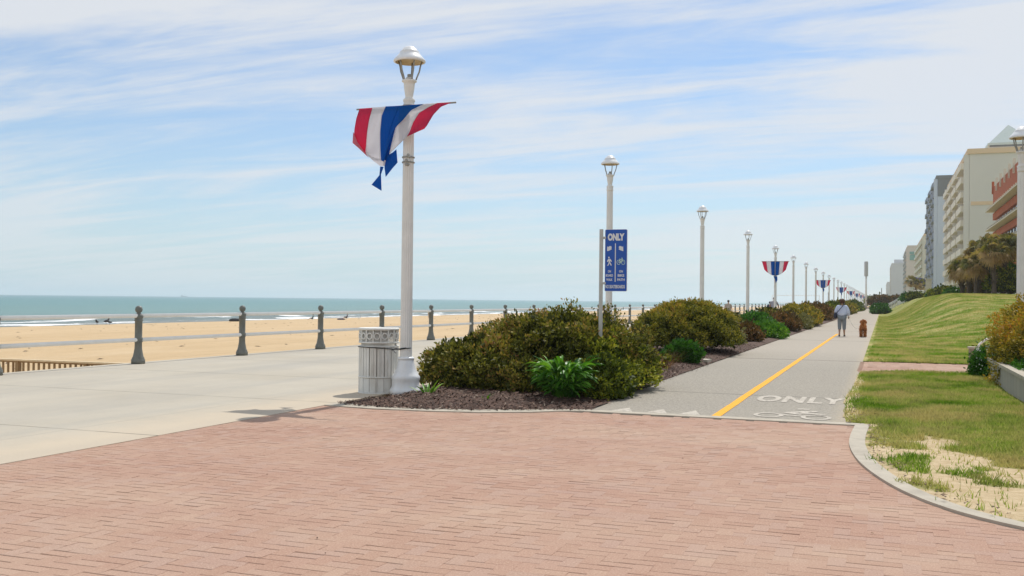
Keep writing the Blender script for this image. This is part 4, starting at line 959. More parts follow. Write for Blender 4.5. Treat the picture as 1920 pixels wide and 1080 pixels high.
# plants further along the bed
more = [('shrub', (-5.3, 34.0, .2), (.95, 1.3, .52), 1300, STRAW, 'pale grassy shrub just past the round shrub', .09), ('shrub', (-4.6, 37.0, .2), (.5, .9, .45), 700, RUST, 'small rusty shrub past the round shrub at the path edge', .08),
        ('shrub', (-6.0, 39.5, .3), (1.0, 2.2, .78), 1800, BRONZE, 'brown bushy shrub in front of the cyclist', .09), ('shrub', (-4.5, 42.5, .15), (.75, 1.6, .42), 1300, LIME, 'low bright green plants along the path edge', .10),
        ('shrub', (-5.5, 47.0, .3), (.85, 1.8, .68), 1400, GREEN, 'fresh green bush behind the low bright plants', .10), ('shrub', (-4.75, 52.5, .3), (.85, 2.6, .62), 1500, RUST, 'rust coloured shrub midway to the walking woman', .10),
        ('shrub', (-5.9, 56.0, .35), (1.0, 3.2, .80), 1600, BRONZE, 'long bronze shrub behind the rust coloured one', .10), ('shrub', (-4.4, 58.5, .15), (.6, 1.6, .50), 900, STRAW, 'pale variegated plant at the path edge left of the woman', .11),
        ('shrub', (-5.0, 67.0, .35), (1.25, 6.5, .95), 2600, GOLD, 'long golden brown hedge ending left of the woman', .12), ('shrub', (-5.2, 88.0, .35), (1.2, 10, .95), 2400, RUST, 'brown hedge behind the woman', .15),
        ('shrub', (-5.0, 112, .35), (1.25, 12, 1.0), 2200, OLIVE, 'olive hedge right behind the woman on the left of the path', .18), ('shrub', (-5.2, 150, .35), (1.3, 22, 1.05), 2200, GOLD, 'far golden hedge left of the path', .25),
        ('shrub', (-5.2, 205, .35), (1.3, 30, 1.0), 2000, OLIVE, 'farthest low hedge left of the path', .3)]
for i, (nm, c, r, nt, mt, lb, lf) in enumerate(more):
    shrub(nm, c, r, nt, mt, 20+i, lb, leaf=lf, per=6, amp=.16, twig=6, dens=.3)
# ------------------------------------------------------------------ planter, hedge and step wall at the right
wl = empty('planter_wall', (1.98, 15, 0))
BL = NT('split_block'); s_ = BL.n('ShaderNodeTexBrick'); s_.offset = 0; s_.inputs['Scale'].default_value = 1; s_.inputs['Brick Width'].default_value = .4; s_.inputs['Row Height'].default_value = .6
s_.inputs['Mortar Size'].default_value = .008; s_.inputs['Color1'].default_value = (.40, .37, .31, 1); s_.inputs['Color2'].default_value = (.34, .32, .28, 1); s_.inputs['Mortar'].default_value = (.14, .13, .11, 1)
tcb = BL.n('ShaderNodeCombineXYZ'); sx_ = BL.n('ShaderNodeSeparateXYZ'); BL.l(BL.pos(), sx_.inputs[0]); BL.l(sx_.outputs[1], tcb.inputs[0]); BL.l(sx_.outputs[2], tcb.inputs[1]); BL.l(tcb.outputs[0], s_.inputs[0])
BL.col(BL.mix(BL.math('MULTIPLY', BL.noise(5, 6, .7), .5), s_.outputs[0], (.46, .42, .34))); BL.rough(.95); BL.bump(BL.noise(30, 5, .7), .5, .01)
w_ = MB(); w_.box((.13, -.1, .19), (.22, 15.3, .40)); w_.box((2.1, 7.42, .19), (3.7, .22, .40)); w_.build('wall_face', BL.m, wl)
w_ = MB(); w_.box((.13, -.1, .415), (.30, 15.36, .055)); w_.build('cap_course', M['kerb'], wl)
tag(wl, 'low pale block wall with cap holding the planter at the right edge', 'wall')
so2 = MB(); so2.quad((2.2, 7.3, .36), (7, 7.3, .36), (7, 22.3, .36), (2.2, 22.3, .36)); struct('planter_soil', so2, M['mulch'])
pw = empty('step_wall', (1.98, 26.45, 0)); w_ = MB(); w_.box((.09, 0, .2), (.20, .26, .46)); w_.build('end_pier', paint('pier_stone', (.30, .25, .18), .9, .2, 8), pw)
w_ = MB(); w_.box((.09, 0, .455), (.25, .31, .05)); w_.build('pier_cap', M['kerb'], pw); w_ = MB(); w_.box((2.2, .02, .22), (4.0, .18, .50)); w_.build('wall_face', BL.m, pw)
tag(pw, 'short brown stone pier and side wall at the end of the brick cross walk', 'wall')
hr = MB(); hr.smooth = True; hr.tube([(2.12, 26.2, .0), (2.12, 26.2, .42), (2.18, 26.2, .56), (2.34, 26.2, .68), (2.7, 26.2, .80), (4.2, 26.2, 1.25)], .025, 8)
tag(hr.build('step_handrail', M['rail']), 'curved pipe handrail rising behind the golden hedge', 'handrail')
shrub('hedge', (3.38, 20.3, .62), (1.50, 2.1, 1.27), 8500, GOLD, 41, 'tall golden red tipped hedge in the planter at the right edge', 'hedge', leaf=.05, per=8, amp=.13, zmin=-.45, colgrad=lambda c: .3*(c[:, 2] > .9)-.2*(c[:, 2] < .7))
shrub('hedge', (3.6, 16.4, .55), (1.25, 1.9, .85), 3800, GOLD, 42, 'lower golden hedge nearer in the planter', 'hedge', leaf=.045, per=8, amp=.12, zmin=-.4)
shrub('trailing_vine', (2.02, 22.45, .12), (.30, .75, .50), 1500, GREEN, 43, 'green trailing vine with tiny white blossom over the wall corner', 'plant', leaf=.05, per=6, amp=.25, twig=0)
v = bpy.data.objects['trailing_vine']; fl = MB()
for i in range(90):
    d = dirs(1, .0)[0]; fl.ball((d[0]*.32, d[1]*.78, .14+d[2]*.52), .014, 5, 3)
fl.build('blossom', paint('blossom_white', (.75, .75, .70), .7), v)
shrub('ground_ivy', (2.4, 18.8, .40), (.30, 2.2, .14), 900, GREEN, 44, 'dark low ivy along the top of the planter wall', 'plant', leaf=.05, per=6, amp=.2, twig=0)

# ------------------------------------------------------------------ figures
def skin(name, V, E, Rr, m, parent=None, sub=2, root=0):
    me = bpy.data.meshes.new(name); bm = bmesh.new(); L = bm.verts.layers.skin.verify(); vs = []
    for i, (p, r) in enumerate(zip(V, Rr)):
        v_ = bm.verts.new(p); r = r if isinstance(r, tuple) else (r, r); v_[L].radius = r; v_[L].use_root = (i == root); vs.append(v_)
    for a, b in E: bm.edges.new((vs[a], vs[b]))
    bm.to_mesh(me); bm.free()
    o = bpy.data.objects.new(name, me); C.objects.link(o)
    sm = o.modifiers.new('skin', 'SKIN'); sm.branch_smoothing = .6; sb = o.modifiers.new('sub', 'SUBSURF'); sb.levels = sub; sb.render_levels = sub
    bpy.context.view_layer.update(); m2 = bpy.data.meshes.new_from_object(o.evaluated_get(bpy.context.evaluated_depsgraph_get())); m2.name = name
    bpy.data.objects.remove(o); m2.materials.clear(); m2.materials.append(m); m2.polygons.foreach_set('use_smooth', [True]*len(m2.polygons)); return link(name, m2, parent)
class Rig:
    def __init__(s): s.V = []; s.E = []; s.R = []; s.id = {}
    def j(s, n, p, r, to=None):
        s.id[n] = len(s.V); s.V.append(tuple(p)); s.R.append(r)
        if to: s.E.append((s.id[to], s.id[n]))
        return s
SKN = paint('skin', (.52, .29, .19), .55, .06, 9); SKD = paint('tanned_skin', (.40, .22, .14), .55, .06, 9)
HAIRB = paint('auburn_hair', (.13, .055, .03), .6, .35, 40, bump=.6); HAIRK = paint('dark_hair', (.03, .024, .02), .6, .3, 40, bump=.6)
def body(parent, P, k=1.0, sk=SKN):
    """P: joint positions; fingers grow from each wrist"""
    g = Rig(); g.j('pel', P['pel'], (.135*k, .105*k)).j('spi', P['spi'], (.12*k, .095*k), 'pel').j('che', P['che'], (.135*k, .10*k), 'spi').j('nb', P['nb'], .06, 'che').j('nk', P['nk'], .052, 'nb')
    g.j('jaw', P['jaw'], (.066, .076), 'nk').j('brow', P['brow'], (.076, .092), 'jaw').j('crn', P['crn'], (.058, .07), 'brow')
    hd = Vector(P['brow']); f = Vector(P['face']); g.j('nose', (hd+f*.10+Vector((0, 0, -.03))), .014, 'jaw')
    for s_ in 'lr':
        g.j('sh'+s_, P['sh'+s_], .058*k, 'che').j('el'+s_, P['el'+s_], .043*k, 'sh'+s_).j('wr'+s_, P['wr'+s_], (.030, .024), 'el'+s_)
        w, e = Vector(P['wr'+s_]), Vector(P['el'+s_]); d = (w-e).normalized(); sd = 1 if s_ == 'r' else -1
        fw = Vector(P.get('palm'+s_, (0, 1, 0))); ac = (fw-d*fw.dot(d)).normalized(); pm_ = w+d*.055; g.j('pm'+s_, pm_, (.036, .018), 'wr'+s_)
        for q_, (off, ln) in enumerate(((.027, .070), (.009, .080), (-.009, .074), (-.027, .058))):
            b = pm_+d*.03+ac*off; cu = d.cross(ac).normalized()*(-.012*sd); g.j('f%s%d' % (s_, q_), b, .0095, 'pm'+s_).j('g%s%d' % (s_, q_), b+d*ln*.5+cu, .0088, 'f%s%d' % (s_, q_)).j('h%s%d' % (s_, q_), b+d*ln*.85+cu*3, .0075, 'g%s%d' % (s_, q_))
        g.j('t0'+s_, w+d*.02+ac*.032, .012, 'pm'+s_).j('t1'+s_, w+d*.06+ac*.055, .0095, 't0'+s_)
        g.j('hp'+s_, P['hp'+s_], .092*k, 'pel').j('kn'+s_, P['kn'+s_], .058*k, 'hp'+s_).j('cf'+s_, Vector(P['kn'+s_]).lerp(Vector(P['an'+s_]), .35), .052*k, 'kn'+s_).j('an'+s_, P['an'+s_], .035, 'cf'+s_)
        g.j('hl'+s_, Vector(P['an'+s_])+Vector((0, -.02, -.045)), .036, 'an'+s_).j('to'+s_, P['to'+s_], (.038, .026), 'an'+s_)
    o = skin('body', g.V, g.E, g.R, sk, parent); return o
def hair(parent, c, r, m, n=700, L=.05, seed=1):
    h = MB(); h.smooth = True; h.ball(c, r, 16, 10); o = h.build('hair', m, parent)
    d = dirs(n, -.75); cen = np.array(c)+d*np.array(r)*.97; V, rn = leaves(cen, d*.4+np.array([0, 0, -.4]), L, 1, .004, elong=4, up=0, tilt=.35)
    link('curls', np_mesh('curls', V, 4, m), o); return o
def stand(h=1.65, st=.0):
    k = h/1.7; P = dict(pel=(0, 0, .95), spi=(0, .0, 1.12), che=(0, 0, 1.30), nb=(0, -.01, 1.44), nk=(0, .0, 1.50), jaw=(0, .02, 1.555), brow=(0, .015, 1.61), crn=(0, .0, 1.66), face=(0, 1, 0),
        shl=(-.17, 0, 1.39), shr=(.17, 0, 1.39), ell=(-.235, -.03, 1.13), elr=(.25, -.03, 1.14), wrl=(-.25, .08, .92), wrr=(.27, .10, .95), hpl=(-.095, 0, .90), hpr=(.095, 0, .90),
        knl=(-.10, .03+st, .50), knr=(.10, .02-st*.3, .50), anl=(-.10, .0+st, .085), anr=(.10, -.02-st, .10), tol=(-.115, .15+st, .03), tor=(.115, .13-st, .035))
    return {a: tuple(x*k for x in p) if a != 'face' else p for a, p in P.items()}
def shirt(parent, P, m, k=1.25, hem=.80, name='shirt', sleeves=.9, belly=1.0):
    g = Rig(); z = lambda n: Vector(P[n])
    up = (z('che')-z('pel')); bot = z('pel')+up.normalized()*(-.05)
    g.j('b', bot, (.20*k*belly, .165*k*belly)).j('m', z('spi'), (.19*k*belly, .155*k*belly), 'b').j('c', z('che'), (.165*k, .125*k), 'm').j('n', z('nb')-up.normalized()*.02, (.085, .075), 'c')
    for s_ in 'lr':
        g.j('s'+s_, z('sh'+s_), .075*k, 'c').j('e'+s_, z('sh'+s_).lerp(z('el'+s_), .95), .066*k, 's'+s_)
        if sleeves > .5: g.j('w'+s_, z('el'+s_).lerp(z('wr'+s_), sleeves*.9), .052*k, 'e'+s_)
    return skin(name, g.V, g.E, g.R, m, parent)
def trousers(parent, P, m, k=1.0, to=.75, name='trousers'):
    g = Rig(); z = lambda n: Vector(P[n]); g.j('p', z('pel'), (.155*k, .13*k))
    for s_ in 'lr': g.j('h'+s_, z('hp'+s_), .105*k, 'p').j('k'+s_, z('kn'+s_), .078*k, 'h'+s_).j('a'+s_, z('kn'+s_).lerp(z('an'+s_), to), .064*k, 'k'+s_)
    return skin(name, g.V, g.E, g.R, m, parent)
def shoes(parent, P, m):
    for s_ in 'lr':
        a, t = Vector(P['an'+s_]), Vector(P['to'+s_]); b = MB(); b.smooth = True
        g = Rig(); g.j('h', a+Vector((0, -.035, -.045)), .043).j('m', a.lerp(t, .5)+Vector((0, 0, -.015)), (.046, .036), 'h').j('t', t+Vector((0, .01, 0)), (.042, .03), 'm'); skin('shoe', g.V, g.E, g.R, m, parent, 1)
# walking woman
wm_ = empty('person', (-1.70, 46.95, .004)); P = stand(1.66, .0)
P['wrr'] = (.285, .14, .90); P['elr'] = (.27, -.03, 1.10); P['wrl'] = (-.20, .14, .96); P['ell'] = (-.26, -.02, 1.10)
P['anl'] = (-.10, -.03, .085); P['anr'] = (.10, .06, .085); P['tol'] = (-.12, .12, .03); P['tor'] = (.12, .21, .03); P['jaw'] = (0, .055, 1.50); P['brow'] = (0, .05, 1.56); P['crn'] = (0, .03, 1.60); P['nk'] = (0, .02, 1.45)
body(wm_, P, 1.1, SKD); SHB = paint('pale_blue_shirt', (.55, .60, .76), .85, .06, 5, bump=.4)
shirt(wm_, P, SHB, 1.33, name='shirt', sleeves=.95, belly=1.08); trousers(wm_, P, paint('grey_capri', (.20, .225, .25), .9, .1, 8), 1.15, .52)
hair(wm_, (0, .035, 1.575), (.098, .112, .105), HAIRB, 900, .045); shoes(wm_, P, paint('black_shoe', (.02, .02, .022), .6))
tag(wm_, 'person walking away in loose pale blue shirt and grey capri trousers, with short auburn hair', 'person')
NAVY = paint('navy_bag', (.018, .022, .05), .6, .2, 10)
bg_ = empty('shoulder_bag', (-1.70, 46.95, 0)); b = MB(); b.smooth = True; b.ball((-.27, -.05, .93), (.085, .12, .145), 14, 10); b.build('pouch', NAVY, bg_)
b = MB(); pts = [(.13, -.02, 1.50), (.09, -.135, 1.44), (-.02, -.20, 1.30), (-.14, -.225, 1.15), (-.24, -.17, 1.03), (-.29, -.10, .97)]
for i in range(len(pts)-1): b.tube([pts[i], pts[i+1]], .016, 6)
b.build('strap', NAVY, bg_); tag(bg_, 'dark navy crossbody bag on the left hip of the walking woman', 'bag')
wb = MB(); wb.smooth = True; wb.ball((.17, .10, .87), (.07, .06, .075), 9, 6); wb.ball((.20, .10, .94), (.03, .03, .05), 7, 5)
o = wb.build('plastic_bag', paint('white_plastic', (.75, .75, .75), .4, .1, 9)); o.location = (-1.70, 46.95, 0); tag(o, 'small white plastic bag in the right hand of the walking woman', 'bag')
lh = MB(); lh.ball((.285, .20, .845), (.03, .05, .04), 8, 6); o = lh.build('leash_grip', M['black']); o.location = (-1.70, 46.95, 0)
ls = empty('dog_leash', (-1.42, 47.1, 0)); o.parent = ls; o.location = (-1.70+1.42, 46.95-47.1, 0)
l2 = MB(); l2.smooth = True; a_, b_ = Vector((.0, .05, .84)), Vector((.55, .42, .50)); l2.tube([a_.lerp(b_, t/12)-Vector((0, 0, .28*math.sin(PI*t/12))) for t in range(13)], .007, 5); l2.build('cord', M['can'], ls)
tag(ls, 'pale leash between the walking woman and the red dog', 'leash')
# dog
dg = empty('dog', (-.80, 46.9, .004)); DOG = paint('red_fur', (.48, .19, .065), .85, .35, 25, bump=.8); DOG2 = paint('pale_red_fur', (.48, .24, .11), .85, .3, 25)
g = Rig(); g.j('hip', (0, -.20, .50), (.115, .125)).j('loin', (0, 0, .50), (.105, .115), 'hip').j('chest', (0, .22, .50), (.125, .15), 'loin').j('nk', (0, .36, .60), .085, 'chest').j('hd', (0, .44, .69), (.085, .08), 'nk').j('muz', (0, .55, .67), .045, 'hd').j('nos', (0, .61, .66), .03, 'muz')
g.j('t1', (0, -.33, .60), .035, 'hip').j('t2', (.02, -.42, .68), .04, 't1').j('t3', (.02, -.40, .76), .03, 't2')
for s_, x in (('l', -.09), ('r', .09)):
    g.j('th'+s_, (x, -.20, .40), .075, 'hip').j('st'+s_, (x*1.1, -.10, .29), .055, 'th'+s_).j('ho'+s_, (x*1.05, -.25, .17), .034, 'st'+s_).j('hf'+s_, (x*1.05, -.22, .05), .036, 'ho'+s_).j('hp'+s_, (x*1.05, -.16, .03), .036, 'hf'+s_)
    g.j('sh'+s_, (x, .24, .38), .06, 'chest').j('fk'+s_, (x, .26, .20), .04, 'sh'+s_).j('ff'+s_, (x, .25, .05), .036, 'fk'+s_).j('fp'+s_, (x, .31, .03), .034, 'ff'+s_)
    g.j('ea'+s_, (x*1.0, .41, .70), .03, 'hd').j('eb'+s_, (x*1.25, .41, .62), .034, 'ea'+s_)
db = skin('body', g.V, g.E, g.R, DOG, dg); me = db.data; n_ = len(me.vertices); co = np.zeros(n_*3, np.float32); no = np.zeros(n_*3, np.float32); me.vertices.foreach_get('co', co); me.vertices.foreach_get('normal', no)
co, no = co.reshape(-1, 3), no.reshape(-1, 3); pk_ = rng.integers(0, n_, 9000); V, rn = leaves(co[pk_], no[pk_], .05, 1, .012, elong=3.2, up=-.5, tilt=.6); V[:, :, 2] = np.maximum(V[:, :, 2], .004)
FUR = leafmat('curly_fur', [(0, (.24, .08, .025)), (.6, (.58, .24, .085)), (1, (.82, .46, .22))], .8, .15)
link('coat', np_mesh('coat', V, 4, FUR, rn), dg); dg.scale = (.86, 1, 1); tag(dg, 'curly red dog on a leash walking beside the woman', 'dog')
# cyclist seen from behind on the boardwalk
def cyclist():
    by = empty('bicycle', (-7.75, 78.0, .006)); BKB = paint('bicycle_frame_dark', (.05, .05, .06), .4)
    for y_, nm in ((-.52, 'wheel'), (.52, 'wheel')):
        w = MB(); w.smooth = True; pts = [(0, y_+.33*math.cos(a), .345+.33*math.sin(a)) for a in [2*PI*i/28 for i in range(29)]]; w.tube(pts, .018, 6)
        for i in range(12): w.tube([(0, y_, .345), (0, y_+.32*math.cos(2*PI*i/12), .345+.32*math.sin(2*PI*i/12))], .003, 3)
        w.build(nm, M['black'], by)
    f = MB(); f.smooth = True
    for a, b in (((0, -.52, .345), (0, -.05, .30)), ((0, -.52, .345), (0, -.18, .80)), ((0, -.05, .30), (0, -.20, .90)), ((0, -.18, .80), (0, .36, .86)), ((0, -.05, .30), (0, .38, .78)), ((0, .52, .345), (0, .34, .98))): f.tube([a, b], .018, 6)
    f.build('frame', BKB, by); f = MB(); f.smooth = True; f.tube([(-.30, .22, 1.06), (-.18, .34, 1.05), (0, .36, 1.03), (.18, .34, 1.05), (.30, .22, 1.06)], .014, 6); f.build('handlebar', BKB, by)
    f = MB(); f.smooth = True; f.ball((0, -.22, .94), (.10, .14, .045), 12, 8); f.build('saddle', M['black'], by)
    tag(by, 'dark bicycle ridden away along the boardwalk', 'bicycle')
    r = empty('person', (-7.75, 78.0, .006)); P = dict(pel=(0, -.20, 1.04), spi=(0, -.14, 1.24), che=(0, -.04, 1.46), nb=(0, .02, 1.60), nk=(0, .04, 1.66), jaw=(0, .07, 1.71), brow=(0, .07, 1.77), crn=(0, .06, 1.82), face=(0, 1, 0),
        shl=(-.19, -.01, 1.54), shr=(.19, -.01, 1.54), ell=(-.30, .08, 1.28), elr=(.30, .08, 1.28), wrl=(-.29, .22, 1.12), wrr=(.29, .22, 1.12), hpl=(-.10, -.16, 1.0), hpr=(.10, -.16, 1.0), knl=(-.14, .22, .86), knr=(.14, .14, .62), anl=(-.13, .02, .50), anr=(.13, -.06, .25), tol=(-.13, .14, .44), tor=(.13, .08, .20))
    body(r, P, 1.1); shirt(r, P, paint('grey_lavender_shirt', (.30, .29, .33), .9), 1.15, sleeves=.3); trousers(r, P, paint('dark_shorts', (.03, .03, .035), .9), 1.1, .0, 'shorts'); hair(r, (0, .055, 1.80), (.082, .098, .075), HAIRK, 200, .02); shoes(r, P, M['black'])
    tag(r, 'dark haired person in grey shirt riding a bicycle away beside the fifth lamp post', 'person')
cyclist()
def walker(loc, h, top, bottom, label, hairm=HAIRK, rz=0, gait=.1, sk=SKN):
    r = empty('person', loc, rz); P = stand(h, gait); body(r, P, 1.05, sk); shirt(r, P, top, 1.1, sleeves=.4); trousers(r, P, bottom, 1.0, .9); k = h/1.7
    hair(r, (0, .0, 1.625*k), (.085, .1, .085), hairm, 150, .03); shoes(r, P, M['black']); return tag(r, label, 'person')
NV = paint('navy_shirt', (.03, .035, .07), .9); DK = paint('dark_trousers', (.04, .04, .05), .9); WT = paint('white_shirt', (.6, .6, .62), .9)
walker((-8.2, 79.5, .006), 1.55, NV, DK, 'person in navy on the boardwalk just left of the fifth lamp post')
walker((-9.6, 140, .006), 1.85, paint('steel_blue_shirt', (.12, .15, .22), .9), DK, 'far person in steel blue among the lamp posts')
walker((-10.4, 143, .006), 1.75, WT, DK, 'far person in white among the lamp posts')
walker((-10.6, 74, .006), 1.62, paint('beige_top', (.40, .34, .28), .9), paint('beige_trousers', (.35, .31, .26), .9), 'person in beige walking behind the third lamp post')
walker((-87.9, 187, -2.5), 1.6, paint('yellow_top', (.60, .50, .30), .9), paint('tan_shorts', (.45, .33, .22), .9), 'person in pale yellow standing at the water just right of the nearest lamp post')
# bench beside the boardwalk
bn = empty('bench', (-7.45, 62.5, .006)); WB = paint('bench_white', (.72, .72, .70), .5)
f = MB()
for i in range(4): f.box((-.24+.13*i, 0, .45), (.10, 1.5, .03))
f.build('seat', WB, bn); f = MB()
for i in range(3): f.box((.22+.02*i, 0, .58+.12*i), (.025, 1.5, .09))
f.build('backrest', WB, bn)
for y_ in (-.65, .65):
    f = MB(); f.box((-.2, y_, .225), (.06, .06, .45)); f.box((.2, y_, .45), (.06, .06, .90)); f.box((0, y_, .66), (.5, .06, .04)); f.build('leg', WB, bn)
tag(bn, 'white slatted bench at the edge of the boardwalk behind the bright green plants', 'bench')

# ------------------------------------------------------------------ beach things
NVF = paint('navy_canvas', (.02, .02, .07), .8); TLF = paint('teal_canvas', (.03, .20, .22), .8); BKF = paint('black_canvas', (.02, .02, .025), .8)
def bz(x, y): return float(beach_z(np.array([x]), np.array([y]))[0])
def beach_chair(x, y, fab, label, rz):
    r = empty('beach_chair', (x, y, bz(x, y)), rz); s_ = MB(); s_.box((0, 0, .25), (.58, .5, .03)); s_.build('seat', fab, r)
    s_ = MB(); s_.quad((-.29, .24, .26), (.29, .24, .26), (.29, .50, .95), (-.29, .50, .95)); s_.quad((-.29, .26, .26), (-.29, .52, .95), (.29, .52, .95), (.29, .26, .26)); s_.build('backrest', fab, r)
    for x_ in (-.3, .3):
        l = MB(); l.tube([(x_, -.25, .0), (x_, .30, .30), (x_, .52, .96)], .015, 5); l.tube([(x_, .35, 0), (x_, -.22, .27)], .015, 5); l.build('leg', M['rail'], r)
    return tag(r, label, 'beach chair')
def sitter(x, y, top, label, rz, sk=SKN):
    r = empty('person', (x, y, bz(x, y)), rz); P = dict(pel=(0, 0, .34), spi=(0, .06, .52), che=(0, .12, .72), nb=(0, .13, .86), nk=(0, .12, .92), jaw=(0, .10, .97), brow=(0, .10, 1.03), crn=(0, .11, 1.09), face=(0, -1, 0),
        shl=(-.18, .12, .80), shr=(.18, .12, .80), ell=(-.26, 0, .56), elr=(.26, 0, .56), wrl=(-.16, -.2, .48), wrr=(.16, -.2, .48), hpl=(-.1, -.05, .33), hpr=(.1, -.05, .33), knl=(-.12, -.44, .42), knr=(.12, -.46, .40), anl=(-.12, -.8, .12), anr=(.12, -.84, .10), tol=(-.12, -.9, .2), tor=(.12, -.94, .18))
    body(r, P, 1.0, sk); shirt(r, P, top, 1.1, sleeves=.3); trousers(r, P, DK, 1.0, .1, 'shorts'); hair(r, (0, .12, 1.05), (.09, .1, .09), HAIRK, 120, .03); return tag(r, label, 'person')
fz = math.radians(-60)
cpos = [GP(586, 598.5, -2.62), GP(650, 597, -2.62), GP(673, 597.5, -2.6)]
beach_chair(*cpos[0], TLF, 'teal beach chair by the surf left of the other chairs', fz); sitter(cpos[0][0], cpos[0][1], TLF, 'person sitting in the teal beach chair', fz)
beach_chair(*cpos[1], NVF, 'navy beach chair with a person, facing the sea', fz); sitter(cpos[1][0], cpos[1][1], NVF, 'person with black hair sitting in the navy beach chair', fz)
beach_chair(*cpos[2], NVF, 'empty navy beach chair right of the seated people', fz)
tx_, ty_ = GP(640, 598.5, -2.62)
tw = MB(); tw.smooth = True; tw.ball((0, 0, .12), (.9, .35, .16), 10, 6); tw.ball((-.7, .1, .1), (.35, .25, .12), 8, 5); o = tw.build('beach_bag', NVF); o.location = (tx_, ty_, bz(tx_, ty_)); tag(o, 'low navy beach bags heaped left of the navy chair', 'bag')
def gull(px, py, label, s_=1.0):
    x, y = GP(px, py, -2.75); r = empty('seabird', (x, y, bz(x, y)), random.uniform(0, 6)); r.scale = (s_,)*3
    g = Rig(); g.j('b', (0, 0, .22), (.11, .10)).j('t', (0, -.26, .22), (.04, .03), 'b').j('c', (0, .14, .27), .08, 'b').j('h', (0, .22, .40), .055, 'c').j('k', (0, .32, .39), .014, 'h'); skin('body', g.V, g.E, g.R, BKF, r, 1)
    for x_ in (-.04, .04): l = MB(); l.tube([(x_, 0, 0), (x_, 0, .16)], .01, 4); l.build('leg', BKF, r)
    return tag(r, label, 'bird', 'dark seabirds resting on the wet sand')
gull(182, 606, 'dark seabird on the wet sand, leftmost of the three', 1.9); gull(199.5, 605.5, 'dark seabird on the wet sand, middle and largest of the three', 2.2); gull(205.5, 606, 'dark seabird on the wet sand, right end of the three', 1.6)
x, y = GP(441, 600.5, -2.7); ly = MB(); ly.smooth = True; ly.ball((0, 0, .25), (1.3, .5, .32), 10, 6); ly.ball((-1.0, .1, .16), (.4, .3, .2), 8, 5); o = ly.build('beach_bag', BKF); o.location = (x, y, bz(x, y)); tag(o, 'dark heap of beach gear by the surf left of the second railing post', 'bag')
# ship on the horizon
d = ray(345, 555); t = -4.5/ray(345, 556.8).z; k = 5200/math.hypot(d.x, d.y); sh = empty('cargo_ship', (d.x*k, d.y*k, -3.0), YAW+.12)
SHM = paint('ship_grey', (.20, .24, .28), .8); s_ = MB()
b0 = len(s_.v); s_.prism([(-17, -4), (14, -4), (19, 0), (14, 4), (-17, 4)], -1, 6); s_.build('hull', SHM, sh)
s_ = MB(); s_.box((-12, 0, 9), (7, 7, 7)); s_.box((-12, 0, 13.2), (4, 5, 2)); s_.build('bridge_house', SHM, sh); s_ = MB(); s_.tube([(2, 0, 6), (2, 0, 17)], .5, 6); s_.tube([(9, 0, 6), (9, 0, 13)], .5, 6); s_.build('mast', SHM, sh)
sh.scale = (.8, .8, .66); tag(sh, 'small grey ship on the horizon left of centre', 'ship')
# pipe frame (backstop) and thin poles further up the boardwalk
fr = MB(); fr.tube([(-20.2, 200, -1.2), (-20.2, 200, 2.85)], .05, 6); fr.tube([(-11.4, 200, 0), (-11.4, 200, 2.9)], .05, 6); fr.tube([(-20.2, 200, 2.85), (-11.4, 200, 2.9)], .045, 6); fr.tube([(-20.2, 200, 1.5), (-11.4, 200, 1.5)], .03, 6)
tag(fr.build('pipe_frame', M['rail']), 'thin rectangular pipe frame spanning the boardwalk beyond the cyclist', 'frame')
tp = empty('antenna_mast', (-4.4, 300, 0)); s_ = MB(); s_.smooth = True; s_.lathe([(.30, 0), (.24, 9.2)], n=16); s_.build('shaft', M['lamp'], tp); s_ = MB(); s_.smooth = True; s_.lathe([(.50, 9.2), (.52, 9.3), (.52, 13.2), (.45, 13.4)], n=16); s_.build('canister', paint('mast_grey', (.45, .46, .46), .6), tp)
tag(tp, 'tall mast with a thick grey canister top at the end of the path', 'mast')
for px, pt, y, lb in ((1653, 540, 480, 'thin distant pole left of the farthest hotel'), (1553.5, 548, 260, 'thin distant pole among the lamp posts over the sand')):
    q_ = YP(px, pt, y); s_ = MB(); s_.tube([(0, 0, 0), (0, 0, q_.z)], .18, 6); o = s_.build('pole', paint('far_pole', (.22, .24, .26), .8)); o.location = (q_.x, y, 0); tag(o, lb, 'pole')
# picket fence, clipped bush, column
pf = empty('picket_fence', (.5, 195, 0)); WF = paint('fence_white', (.72, .72, .70), .7); PFc = [(.15, 195), (2.7, 195.5), (4.2, 170), (6.2, 172)]
npk = 0; pk = MB(); rl = MB()
def hz(x, y): return float(hill(np.array([x]), np.array([y]))[0])
for (x0, y0), (x1, y1) in zip(PFc[:-1], PFc[1:]):
    Ld = math.hypot(x1-x0, y1-y0); n_ = int(Ld/.24)
    for i in range(n_):
        t = (i+.5)/n_; x_, y_ = x0+(x1-x0)*t, y0+(y1-y0)*t; pk.box((x_-.5, y_-195, hz(x_, y_)+.62), (.13, .06, 1.25))
    for zz in (.3, 1.05, 1.27):
        for i in range(8):
            a_, b_ = i/8, (i+1)/8; A = Vector((x0+(x1-x0)*a_, y0+(y1-y0)*a_, 0)); Bq = Vector((x0+(x1-x0)*b_, y0+(y1-y0)*b_, 0)); A.z = hz(A.x, A.y)+zz; Bq.z = hz(Bq.x, Bq.y)+zz
            rl.tube([A-Vector((.5, 195, 0)), Bq-Vector((.5, 195, 0))], .06, 4)
pk.build('pickets', WF, pf); rl.build('rails', WF, pf); tag(pf, 'white picket fence stepping up the lawn at the end of the path', 'fence')
for (x_, y_) in ((4.3, 169),):
    s_ = MB(); s_.box((0, 0, .95), (.55, .55, 1.9)); s_.box((0, 0, 1.93), (.75, .75, .08)); o = s_.build('gate_pier', WF); o.location = (x_, y_, hz(x_, y_)); tag(o, 'white gate pier at the top of the picket fence', 'pier')
